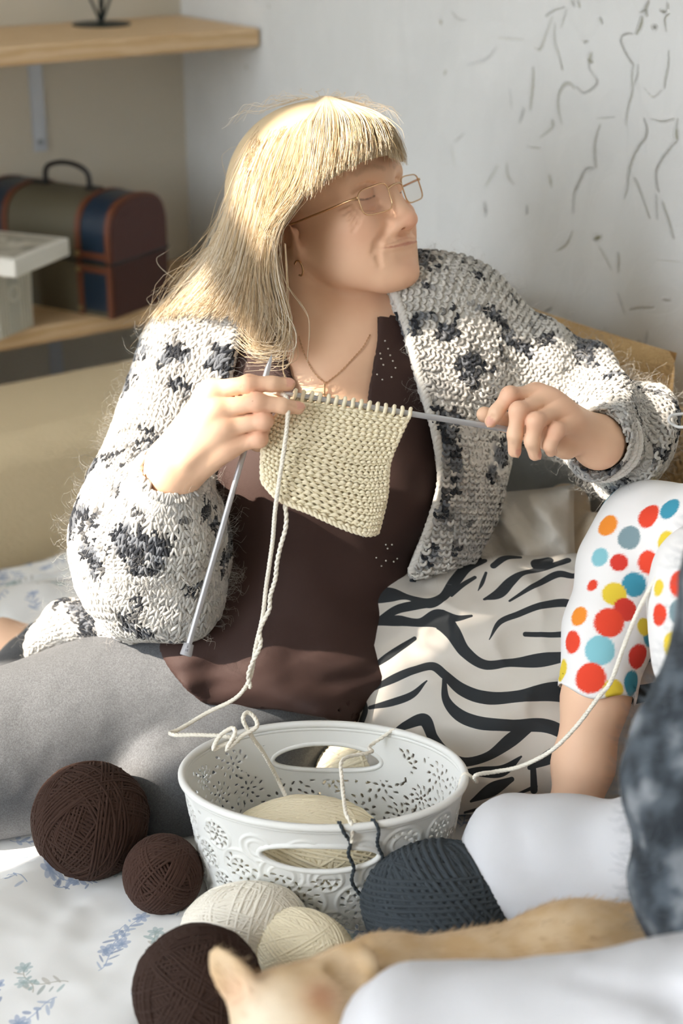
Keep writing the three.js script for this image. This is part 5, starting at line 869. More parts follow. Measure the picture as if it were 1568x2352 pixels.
  const ring = (v, off) => [...Array(96)].map((_, i) => BK.at(i / 96 * 6.283185, v, off));
  mesh('rim', mergeGeometries([new Strands().add(ring(1.0, 0.0012), 0.0042, 10, null, true).build(), new Strands().add(ring(0.965, 0.0008), 0.0026, 8, null, true).build()]), m, t);
  for (const c of HC) mesh('handle_rim', new Strands().add([...Array(60)].map((_, i) => { const a = i / 60 * 6.283, u = c + Math.cos(a) * HW, w = HY + Math.sin(a) * HH; return BK.at(u / peri * 6.283185, w / BK.Hh, 0.0006); }), 0.0030, 8, null, true).build(), m, t);
  const bot = ring(0.01, 0); mesh('basket_floor', loft([bot, bot.map((p) => p.clone().multiplyScalar(0.02).setY(0.003))]), m, t);
}
// ---------------------------------------------------------------- balls of yarn
function windBall(r, yr, seed, bundles = 30, per = 7, sides = 5, squash = [1, 1, 1]) {
  const R = rng(seed), S = new Strands();
  for (let b = 0; b < bundles; b++) {
    const ax = V(R() - 0.5, R() - 0.5, R() - 0.5).normalize(), u = V(ax.y, -ax.x, 0.3).cross(ax).normalize(), v = V().crossVectors(ax, u), c0 = (R() - 0.5) * 0.9, lay = 0.94 + 0.06 * b / bundles + R() * 0.02;
    for (let k = 0; k < per; k++) { const h = c0 + (k - per / 2) * yr * 2.25 / r, dip = 1 - 0.035 * R() * R(); if (Math.abs(h) > 0.97) continue; const rr = Math.sqrt(1 - h * h), pts = [], sd = R() * 50; const n = 44; for (let i = 0; i < n; i++) { const a = i / n * 6.283, q = lay * dip + 0.014 * noise(Math.cos(a) * 2 + sd, Math.sin(a) * 2), hh = h + 0.02 * noise(Math.cos(a) + sd, Math.sin(a) + 5); pts.push(V().addScaledVector(ax, hh * r * q).addScaledVector(u, Math.cos(a) * rr * r * q).addScaledVector(v, Math.sin(a) * rr * r * q)); } S.add(pts, yr, sides, null, true); }
  }
  const core = new THREE.SphereGeometry(r * 0.93, 32, 20), g = S.build(), all = mergeGeometries([g, core.toNonIndexed().index ? core : core]); return all.scale(...squash);
}
const browns = ['#362015', '#3f281e', '#342118'].map((c) => new THREE.MeshPhysicalMaterial({ color: lin(c), roughness: 0.95, sheen: 0.12, sheenRoughness: 0.6, sheenColor: lin('#9a7058') }));
const charcoalM = new THREE.MeshPhysicalMaterial({ color: lin('#363d42'), roughness: 0.95, sheen: 0.35, sheenRoughness: 0.6, sheenColor: lin('#8a98a2') });
function ball(label, px, py, rp, yr, m, seed, opt = {}) {
  const s = (1176 - py) / FL * CP - SP, fy = (opt.squash || [1, 1, 1])[1], t = EYE_H / (rp / FL * fy - s), r = rp / FL * t, p = at(px, py, t);
  const o = mesh('yarn_ball', windBall(r * 0.975, yr, seed, opt.bundles, opt.per, 5, opt.squash), m); o.position.copy(p); if (opt.y) o.position.y += opt.y; tag(o, label, 'yarn ball'); return o;
}
ball('large dark brown ball of yarn resting beside her grey knee', 208, 1884, 136, 0.0016, browns[0], 5, { bundles: 42, per: 7 });
ball('small dark brown ball of yarn between the large brown ball and the basket', 374, 2008, 92, 0.0015, browns[1], 9, { bundles: 32, per: 6 });
ball('dark brown ball of yarn behind the ear of the dog', 455, 2275, 150, 0.0016, browns[2], 14, { bundles: 44, per: 8 });
ball('fat charcoal grey ball of yarn in front of the lace basket', 1012, 2076, 158, 0.0026, charcoalM, 21, { bundles: 22, per: 9, squash: [1.17, 0.92, 0.95] });
{ // cream ball in the basket, another behind it, the white skein in front
  const bk = BK.c; const mk = (label, pos, r, yr, seed, m, squash, b = 34, p = 8) => { const o = mesh('yarn_ball', windBall(r, yr, seed, b, p, 5, squash), m); o.position.copy(pos); tag(o, label, 'yarn ball'); return o; };
  mk('plump cream ball of yarn lying inside the lace basket', bk.clone().add(V(-0.018, 0.008 + 0.0515, 0.012)), 0.058, 0.0019, 31, creamM, [1.45, 0.86, 1.0], 30, 10);
  mk('cream ball of yarn behind the lace basket, seen through its far hand hole', V(0.018, 0.047, -1.546), 0.047, 0.0021, 33, creamM, [1, 1, 0.9], 26, 9);
  const p = onPlane(560, 2118, 0.045); mk('white skein of yarn lying in front of the lace basket', p.setY(0.042), 0.046, 0.0015, 37, whiteYarnM, [1.35, 0.9, 0.9], 30, 10).rotation.y = 0.2;
  const q = onPlane(690, 2175, 0.035); mk('cream skein of yarn behind the head of the dog', q.setY(0.036), 0.04, 0.0015, 39, creamM, [1.35, 0.9, 0.9], 30, 10).rotation.y = -0.35;
}
const rimP = (th, dy = 0.006) => BK.at(th, 1, 0.001).add(BK.c).add(V(0, dy, 0));
yarnThing('yarn_strand', 'white strand of yarn drooping from the basket rim to the knitting of the child', [[BK.c.clone().add(V(0.05, 0.06, 0.0)), rimP(0.02, -0.03).add(V(-0.012, 0, 0)), rimP(0.02), rimP(0.02, -0.004).add(V(0.012, 0, 0)), ...P3([[1090, 1782, 1.62], [1140, 1772, 1.63], [1190, 1762, 1.63], [1260, 1728, 1.62], [1320, 1672, 1.60], [1375, 1600, 1.58], [1400, 1570, 1.57], [1430, 1490, 1.56], [1462, 1410, 1.55], [1500, 1340, 1.54], [1540, 1290, 1.53], [1600, 1240, 1.52]])]], 0.0025, whiteYarnM, { plies: 3, pitch: 0.012, step: 0.0025 });
yarnThing('yarn_strand', 'pale strand of yarn hung across the far rim and down inside the basket', [[rimP(-1.05, 0.005), rimP(-1.15, 0.002).add(V(-0.012, -0.008, 0.02)), ...P3([[850, 1728, 1.645], [800, 1738, 1.63], [784, 1750, 1.62], [785, 1790, 1.60], [790, 1840, 1.57], [797, 1876, 1.545]]), rimP(1.35, 0.006), rimP(1.35, -0.012).add(V(0, 0, 0.006))]], 0.0023, whiteYarnM, { plies: 2, pitch: 0.012, step: 0.0022 });
const wallP = (th, v, off = 0.005) => BK.at(th, v, off).add(BK.c);
yarnThing('yarn_strand', 'dark strand of yarn looped over the near basket rim down to the charcoal ball', [[wallP(1.44, 0.90, -0.006), wallP(1.43, 1.0, -0.003).add(V(0, 0.006, 0)), wallP(1.41, 1.0, 0.008).add(V(0, 0.002, 0)), wallP(1.36, 0.90), wallP(1.37, 0.80), wallP(1.33, 0.68, 0.006), wallP(1.34, 0.55, 0.006), wallP(1.27, 0.42, 0.010)]], 0.0022, charcoalM, { plies: 2, pitch: 0.012, step: 0.0022 });
yarnThing('yarn_strand', 'dark strand of yarn running from the near basket rim straight behind the charcoal ball', [[wallP(1.20, 0.90, -0.006), wallP(1.19, 1.0, -0.003).add(V(0, 0.006, 0)), wallP(1.18, 1.0, 0.008).add(V(0, 0.002, 0)), wallP(1.17, 0.86), wallP(1.12, 0.72), wallP(1.15, 0.58, 0.006), wallP(1.19, 0.45, 0.008)]], 0.0021, charcoalM, { plies: 2, pitch: 0.012, step: 0.0022 });
// ---------------------------------------------------------------- cushions and soft things by the wall
const zebraTex = canvasTex(1536, 1152, (g, w, h) => {
  g.fillStyle = '#efe8dc'; g.fillRect(0, 0, w, h); const X = (x) => (x - 40) / 1528 * w, Y = (y) => (y - 370) / 1120 * h, k = w / 1528;
  const stripes = [
    [[60, 545, 60], [140, 560, 78], [220, 572, 66], [290, 590, 26], [380, 622, 44], [440, 596, 40], [500, 520, 50], [560, 452, 44], [640, 415, 26]],
    [[60, 690, 30], [140, 676, 34], [230, 682, 46], [330, 700, 36], [420, 690, 84], [470, 742, 66], [520, 830, 50], [600, 888, 40], [720, 885, 36], [840, 880, 62], [980, 868, 42], [1150, 850, 48], [1320, 870, 56]],
    [[140, 680, 26], [230, 640, 36], [330, 626, 40], [400, 620, 40]], [[430, 680, 60], [500, 690, 26], [560, 680, 10]],
    [[84, 890, 8], [180, 838, 30], [250, 795, 26], [308, 764, 18]], [[70, 820, 16], [96, 806, 6]],
    [[110, 962, 14], [200, 930, 34], [300, 900, 36], [380, 888, 40], [430, 930, 40], [500, 990, 54], [600, 1030, 58], [740, 1030, 52], [880, 1015, 78], [1010, 1022, 92], [1200, 1040, 80], [1420, 1000, 60]],
    [[100, 1032, 16], [200, 1022, 32], [290, 998, 28], [350, 952, 6]], [[60, 1090, 30], [80, 1040, 24], [76, 990, 10]],
    [[425, 950, 18], [430, 1030, 34], [480, 1092, 50], [560, 1132, 56], [700, 1150, 48], [840, 1152, 58], [900, 1172, 58], [960, 1222, 44], [1000, 1300, 30]],
    [[172, 1168, 4], [260, 1122, 38], [335, 1106, 52], [372, 1182, 42], [440, 1262, 40], [500, 1288, 38], [600, 1270, 36], [700, 1208, 58], [770, 1160, 50]],
    [[430, 1338, 8], [560, 1330, 40], [660, 1330, 48], [742, 1276, 8]], [[776, 1322, 20], [860, 1282, 58], [950, 1235, 40]],
    [[628, 788, 4], [680, 712, 24], [760, 680, 28], [850, 650, 30], [960, 635, 36], [1040, 655, 30], [1220, 640, 40]],
    [[786, 766, 20], [900, 772, 24], [1000, 768, 28], [1160, 760, 20]], [[598, 564, 3], [618, 530, 16], [640, 480, 12]],
    [[620, 606, 10], [690, 578, 46], [740, 530, 44], [800, 490, 24], [900, 462, 28], [1000, 430, 30]],
    [[730, 616, 10], [840, 555, 24], [950, 500, 34], [1020, 515, 24], [1090, 440, 24]], [[1030, 545, 5], [1090, 480, 16]], [[480, 590, 10], [530, 540, 22], [590, 500, 16]],
    [[318, 375, 36], [326, 480, 32]], [[488, 370, 36], [496, 452, 22]], [[400, 404, 24], [444, 424, 12]], [[574, 398, 42], [620, 398, 26]], [[676, 448, 30], [740, 402, 34], [800, 398, 18]], [[872, 440, 66], [920, 420, 44]],
    [[532, 1444, 10], [620, 1402, 56], [700, 1366, 22]], [[700, 1434, 6], [800, 1398, 18]], [[510, 1484, 8], [640, 1462, 18]], [[790, 1330, 24], [794, 1412, 30]], [[892, 1450, 40], [920, 1372, 36], [985, 1310, 20]], [[720, 1470, 6], [780, 1460, 16]],
    [[1290, 1160, 70], [1400, 1130, 60], [1520, 1080, 50]], [[1250, 1330, 40], [1380, 1280, 50], [1540, 1200, 60]], [[1220, 1420, 56], [1400, 1390, 40], [1540, 1340, 40]], [[1390, 920, 60], [1460, 840, 70], [1560, 740, 60]], [[1230, 1545, 20], [1400, 1480, 34]], [[1200, 470, 40], [1320, 440, 30], [1460, 400, 40]], [[1150, 560, 20], [1300, 540, 40], [1480, 600, 30]],
  ];
  g.fillStyle = '#33373a';
  for (const s of stripes) { const c = new THREE.CatmullRomCurve3(s.map(([x, y, q]) => V(X(x), Y(y), q * k))), n = s.length * 14; const L = [], Q = []; for (let i = 0; i <= n; i++) { const p = c.getPoint(i / n), d = c.getTangent(i / n); const m = Math.hypot(d.x, d.y) || 1, hw = Math.max(1, p.z / 2); L.push([p.x - d.y / m * hw, p.y + d.x / m * hw]); Q.push([p.x + d.y / m * hw, p.y - d.x / m * hw]); } g.beginPath(); L.forEach(([x, y], i) => (i ? g.lineTo(x, y) : g.moveTo(x, y))); Q.reverse().forEach(([x, y]) => g.lineTo(x, y)); g.closePath(); g.fill(); for (const e of [s[0], s[s.length - 1]]) { g.beginPath(); g.arc(X(e[0]), Y(e[1]), Math.max(1, e[2] * k / 2), 0, 7); g.fill(); } }
}, true, false);
const softWeave = (() => { const t = weaveTex.clone(); t.repeat.set(60, 60); return t; })();
{ // zebra striped cushion
  const y = V(-0.03, 0.80, -0.60).normalize(), x = V(1, 0.02, 0.02), n = V().crossVectors(x, y).normalize(); x.crossVectors(y, n).normalize();
  const g = cushion(0.405, 0.305, 0.150, { n: 90, p: 3.4, pinch: 0.035, wrinkle: 0.006, seed: 4, fold: (a, b) => 0.006 * Math.sin(a * 17 + 3 * b + 2 * noise(a * 4, b * 4)) * smooth(0.35, 0.95, b) + 0.007 * Math.sin((a * 1.0 + b * 1.5) * 7 + 1.5 * noise(a * 3, b * 3)) * smooth(-0.05, -0.7, a) + 0.003 * Math.sin((a - b) * 10) + 0.006 * Math.pow(1 - Math.abs(noise(a * 3 + 2, b * 3, 6)), 4) });
  const o = mesh('zebra_cushion', g, new THREE.MeshStandardMaterial({ map: zebraTex, roughness: 0.9, bumpMap: softWeave, bumpScale: 0.0004 })); o.applyMatrix4(frameM(at(1207, 1566, 1.815), x, y, n)); tag(o, 'cream cushion with dark zebra stripes propped beside the woman', 'cushion');
}
const plushTex = (() => { const t = fleeceTex.clone(); t.repeat.set(4, 4); return t; })();
{ // tan plush cushions against the plastered wall
  const tanM = new THREE.MeshPhysicalMaterial({ color: lin('#c2a272'), roughness: 1, bumpMap: plushTex, bumpScale: 0.003, sheen: 0.6, sheenRoughness: 0.6, sheenColor: lin('#e8cf9e') });
  const a = mesh('plush_cushion', cushion(0.50, 0.45, 0.13, { n: 40, p: 4, pinch: 0.02, wrinkle: 0.004 }), tanM); const tilt = 0.16, n = bD.clone().multiplyScalar(Math.cos(tilt)).add(V(0, Math.sin(tilt), 0)), x = rD.clone(), y = V().crossVectors(n, x).normalize(); a.applyMatrix4(frameM(room(0.138, 1.145, 0.225), x, y, n)); tag(a, 'tan plush cushion standing against the plastered wall behind her elbow', 'cushion');
  const knit = dataTex(256, 256, (u, v) => { const a2 = Math.sin(u * 6.283 * 16), b2 = Math.abs(Math.sin(v * 6.283 * 12 + a2 * 0.9)); const q = 0.3 + 0.6 * b2 * (0.6 + 0.4 * Math.abs(a2)); return [q, q, q]; }); knit.repeat.set(1.6, 1.6);
  const b = mesh('plush_cushion', cushion(0.36, 0.40, 0.13, { n: 40, p: 3, pinch: 0.04, wrinkle: 0.010, seed: 7 }), new THREE.MeshPhysicalMaterial({ color: lin('#b39468'), roughness: 1, bumpMap: knit, bumpScale: 0.006, sheen: 0.5, sheenColor: lin('#e0c79a') })); const n2 = V(-0.72, 0.28, 0.63).normalize(), x2 = rD.clone(), y2 = V().crossVectors(n2, x2).normalize(); x2.crossVectors(y2, n2); b.applyMatrix4(frameM(V(0.455, 0.205, -1.69), x2, y2, n2)); tag(b, 'light brown ribbed cushion behind the polka dot knees', 'cushion');
}
{ // white crumpled pillow, grey cushion, cream plush toy
  const w = mesh('white_pillow', cushion(0.155, 0.15, 0.08, { n: 44, p: 3, pinch: 0.05, wrinkle: 0.022, seed: 12, fold: (a, b) => 0.006 * Math.sin(a * 9 + b * 5) }), mat('#e9e4da', { roughness: 0.95 })); const n = V(-0.25, 0.45, 0.85).normalize(), x = V(0.95, 0.15, 0.2).normalize(), y = V().crossVectors(n, x).normalize(); x.crossVectors(y, n); w.applyMatrix4(frameM(at(1180, 1262, 1.915), x, y, n)); tag(w, 'white crumpled pillow between the cardigan and the zebra cushion', 'pillow');
  const g = mesh('grey_cushion', cushion(0.20, 0.24, 0.09, { n: 30, p: 3, wrinkle: 0.008 }), mat('#a4a9ab', { roughness: 0.95 })); const n2 = V(-0.5, 0.25, 0.8).normalize(), x2 = V(0.85, 0, 0.53).normalize(), y2 = V().crossVectors(n2, x2).normalize(); g.applyMatrix4(frameM(at(1240, 1200, 2.06), x2, y2, n2)); tag(g, 'grey cushion half hidden under the knitted sleeve', 'cushion');
  const T = new Field(); T.add(cap(at(1300, 1165, 1.955), at(1280, 1330, 1.95), 0.030, 0.032), 0.01).add(cap(at(1372, 1215, 1.93), at(1275, 1345, 1.925), 0.021, 0.024), 0.008).add(ell(at(1300, 1370, 1.955), 0.06, 0.05, 0.045), 0.03).add(cap(at(1345, 1330, 1.99), at(1400, 1290, 2.0), 0.03, 0.034), 0.03);
  const bb = box3([at(1230, 1150, 1.95), at(1420, 1420, 1.95), at(1300, 1300, 2.02), at(1300, 1300, 1.87)], 0.06), c = at(1300, 1370, 1.95); const o = mesh('plush_toy', rel(nets(T.f, bb[0], bb[1], 0.005), c), new THREE.MeshPhysicalMaterial({ color: lin('#ddcdb4'), roughness: 1, bumpMap: plushTex, bumpScale: 0.001, sheen: 0.4, sheenColor: lin('#fff0d8') })); o.position.copy(c); tag(o, 'cream plush toy with stuffed limbs lying behind the zebra cushion', 'plush toy');
}
const headAt = (o, f, l, u, s) => (x, y, z) => { const a = (x - o.x) / s, b = (y - o.y) / s, c = (z - o.z) / s; return headField.f(a * f.x + b * f.y + c * f.z, Math.abs(a * l.x + b * l.y + c * l.z), a * u.x + b * u.y + c * u.z) * s; };
const plainSkin = (p, n, c) => { c.copy(SKIN).lerp(RED, 0.12 * (0.5 + fbm(p.x * 50, p.y * 50, p.z * 50, 3))); };
const hairCap = (o, f, l, u, s, lo = -0.05) => { const F = new Field(), X = V(1, 0, 0), Y = V(0, 1, 0), Z = V(0, 0, 1); F.add(ell(V(-0.012, 0, 0.033), 0.108, 0.085, 0.096, X, Y, Z), 0.01).add(ell(V(-0.06, 0, lo), 0.05, 0.075, 0.09, X, Y, Z), 0.04).cut((a, b, c) => Math.max(0.045 - a, c - 0.07), 0.02); return (x, y, z) => { const a = (x - o.x) / s, b = (y - o.y) / s, c = (z - o.z) / s; return F.f(a * f.x + b * f.y + c * f.z, a * l.x + b * l.y + c * l.z, a * u.x + b * u.y + c * u.z) * s; }; };
// ---------------------------------------------------------------- the child in polka dot trousers, mostly out of the picture
{
  const t = thing('person', 'child in white polka dot trousers sitting with knees drawn up at the right', 'person', V(0.62, 0, -1.36));
  const hip = V(0.62, 0.10, -1.36), P1 = [at(1368, 1600, 1.692), at(1395, 1450, 1.712), at(1440, 1300, 1.735), at(1490, 1222, 1.745), at(1640, 1250, 1.68), hip.clone().add(V(0, 0.02, -0.05))], P2 = [at(1660, 1660, 1.52), at(1630, 1500, 1.535), at(1622, 1400, 1.55), at(1640, 1330, 1.555), at(1800, 1420, 1.50), hip.clone().add(V(0, 0.02, 0.06))];
  const an1 = at(1322, 1850, 1.70), an2 = at(1700, 1900, 1.52), B = new Field();
  const toe1 = an1.clone().add(V(-0.09, 0, 0.02)).setY(0.014), sh = V(0.66, 0.40, -1.32), hd = V(0.62, 0.585, -1.32), ff = V(-0.9, -0.3, -0.1).normalize(), ul = V(-0.3, 0.95, 0).addScaledVector(ff, 0).normalize(); ul.addScaledVector(ff, -ul.dot(ff)).normalize(); const fl = V().crossVectors(ul, ff);
  an1.y = Math.max(an1.y, 0.035); an2.y = 0.035;
  B.add(cap(P1[3], P1[0], 0.036, 0.033), 0.02).add(cap(P1[0], at(1338, 1760, 1.70), 0.0335, 0.031), 0.02).add(cap(at(1338, 1760, 1.70), an1, 0.030, 0.022), 0.02).add(cap(an1, toe1, 0.021, 0.013), 0.02).add(cap(P1[3], hip, 0.038, 0.055), 0.03).add(cap(P2[3], an2, 0.036, 0.022), 0.02).add(cap(P2[3], hip, 0.038, 0.055), 0.03)
    .add(cap(hip, sh, 0.085, 0.075), 0.05).add(cap(sh, hd, 0.03, 0.03), 0.03).add(bounded(headAt(hd.clone().add(V(-0.01, 0.03, 0)), ff, fl, ul, 0.86), hd, 0.15), 0.01);
  const hands = [V(0.43, 0.395, -1.45), V(0.44, 0.37, -1.34)];
  hands.forEach((h, i) => { const s0 = sh.clone().add(V(-0.01, -0.02, i ? 0.09 : -0.09)), el = V(0.56, 0.24, i ? -1.19 : -1.50); B.add(cap(s0, el, 0.030, 0.025), 0.02).add(cap(el, h, 0.025, 0.017), 0.015); for (let k = 0; k < 4; k++) { const m = h.clone().add(V(-0.02, 0.012 - k * 0.011, 0)), e = m.clone().add(V(-0.032 + Math.abs(k - 1.5) * 0.004, -0.004, i ? -0.012 : 0.012)); B.add(cap(h, m, 0.010, 0.0075), 0.006).add(cap(m, e, 0.0068, 0.0056), 0.003); } B.add(cap(h, h.clone().add(V(-0.03, 0.018, i ? -0.018 : 0.018)), 0.008, 0.006), 0.005); });
  const bb = box3([an1, an2, toe1, hip, P1[3], P2[3], ...hands, hd.clone().add(V(0.1, 0.14, 0.1)), hd.clone().add(V(-0.12, 0.1, -0.1)), V(0.74, 0.3, -1.2)], 0.09);
  mesh('body', rel(nets(B.f, bb[0], bb[1], 0.0065, { color: plainSkin, uv: false }), t.position), skinM, t);
  // printed dots: those the picture shows where they are, the rest strewn
  const DC = { r: '#e6462a', o: '#ef8f2c', y: '#e9cc3c', t: '#3c93ab', l: '#86c3cc', g: '#7e969c', d: '#d83a2c' };
  const seenDots = [[1490, 1185, 'r', 1], [1537, 1168, 't', 0.9], [1395, 1207, 'o', 0.9], [1445, 1235, 'g', 0.95], [1531, 1248, 'y', 0.95], [1377, 1280, 'l', 0.75], [1492, 1293, 'r', 1], [1421, 1292, 'd', 0.7], [1456, 1343, 't', 0.95], [1410, 1365, 'y', 0.95], [1360, 1345, 'r', 0.5], [1436, 1400, 'd', 0.95], [1398, 1430, 'r', 1.15], [1328, 1415, 'o', 0.8], [1377, 1494, 'l', 1.15], [1313, 1475, 'r', 0.9], [1465, 1508, 'd', 1], [1355, 1557, 'r', 1.2], [1290, 1540, 'y', 0.9], [1450, 1570, 't', 1], [1410, 1585, 'y', 0.85], [1493, 1460, 't', 0.9], [1432, 1618, 'r', 0.7], [1478, 1440, 'y', 0.7], [1565, 1340, 'r', 1], [1513, 1412, 'r', 0.8], [1562, 1405, 'g', 0.9], [1512, 1350, 'y', 0.6], [1545, 1480, 'y', 0.9]];
  const m = new THREE.MeshStandardMaterial({ vertexColors: true, roughness: 0.9, side: THREE.DoubleSide }), CLOTH = lin('#f1efec'), DR = rng(52), keys = Object.keys(DC);
  [[P1, [0.044, 0.045, 0.049, 0.053, 0.062, 0.078]], [P2, [0.048, 0.050, 0.052, 0.055, 0.062, 0.078]]].forEach(([P, r], k) => {
    const F = new Field(); for (let i = 1; i < P.length; i++) F.add(cap(P[i - 1], P[i], r[i - 1], r[i]), 0.025);
    const d = P[0].clone().sub(P[1]).normalize(), e = P[0].clone(); F.cut(cap(e.clone().addScaledVector(d, 0.10), e.clone().addScaledVector(d, -0.05), r[0] - 0.004, r[0] - 0.006), 0.003).keep((x, y, z) => (x - e.x) * d.x + (y - e.y) * d.y + (z - e.z) * d.z - 0.004 + 0.006 * Math.sin(x * 90), 0.003);
    F.warp((v, x, y, z) => v + 0.0045 * Math.sin(x * 70 + y * 22 + 3 * noise(x * 14, y * 10, z * 14)) * smooth(0.3, 0.12, y) * 0.7 + 0.004 * fbm(x * 16, y * 10, z * 16, 2));
    const b = box3(P, 0.085), g = nets(F.f, b[0], b[1], 0.0023, { uv: false }), dots = [], pos = g.attributes.position, q = V();
    for (const [x, y, c, s] of seenDots) if ((x > 1500 && y > 1320) === (k === 1)) for (let t = 1.4; t < 1.9; t += 0.001) { const p = at(x, y, t); if (F.f(p.x, p.y, p.z) < 0) { dots.push([p, lin(DC[c]), 0.0138 * s]); break; } }
    const seen = dots.length; for (let i = 0; i < 2600; i++) { q.fromBufferAttribute(pos, Math.floor(DR() * pos.count)); if (k === 0 && q.x < 0.36 && i < 0) continue; const gap = 0.050; if (dots.some(([p], j) => p.distanceTo(q) < gap)) continue; dots.push([q.clone(), lin(DC[keys[Math.floor(DR() * 7)]]), 0.0145 + DR() * 0.002]); }
    paint(g, (p, n, c) => { c.copy(CLOTH); for (const [o, col, rr] of dots) { const dd = p.distanceTo(o); if (dd < rr + 0.001) c.lerp(col, 1 - smooth(rr - 0.0009, rr + 0.0009, dd)); } });
    mesh('trouser_leg', rel(g, t.position), m, t);
  });
  const S = new Field(); S.add(cap(hip.clone().add(V(0, 0.03, 0)), sh, 0.105, 0.085), 0.03); const sb = box3([hip, sh], 0.12); mesh('shirt', rel(nets(S.f, sb[0], sb[1], 0.012), t.position), mat('#d8d5cf'), t);
  const hc = hairCap(hd.clone().add(V(-0.01, 0.03, 0)), ff, fl, ul, 0.86, -0.09), hb = box3([hd], 0.22); mesh('hair', rel(nets(hc, hb[0], hb[1], 0.010, { uv: false }), t.position), mat('#8a6a48', { roughness: 0.5 }), t);
  const cn = mesh('circular_needle', tube([V(0.415, 0.40, -1.43), at(1610, 940, 1.60), at(1568, 950, 1.60), at(1540, 955, 1.60), at(1536, 966, 1.60), at(1552, 979, 1.60), at(1600, 990, 1.58), V(0.43, 0.37, -1.36)].map((p) => p.sub(at(1540, 955, 1.60))), 0.0016, 50, 8), mat('#c9c9c6', { roughness: 0.35 })); cn.position.copy(at(1540, 955, 1.60)); tag(cn, 'thin pale cable of a circular knitting needle above the child knees', 'knitting needle');
}
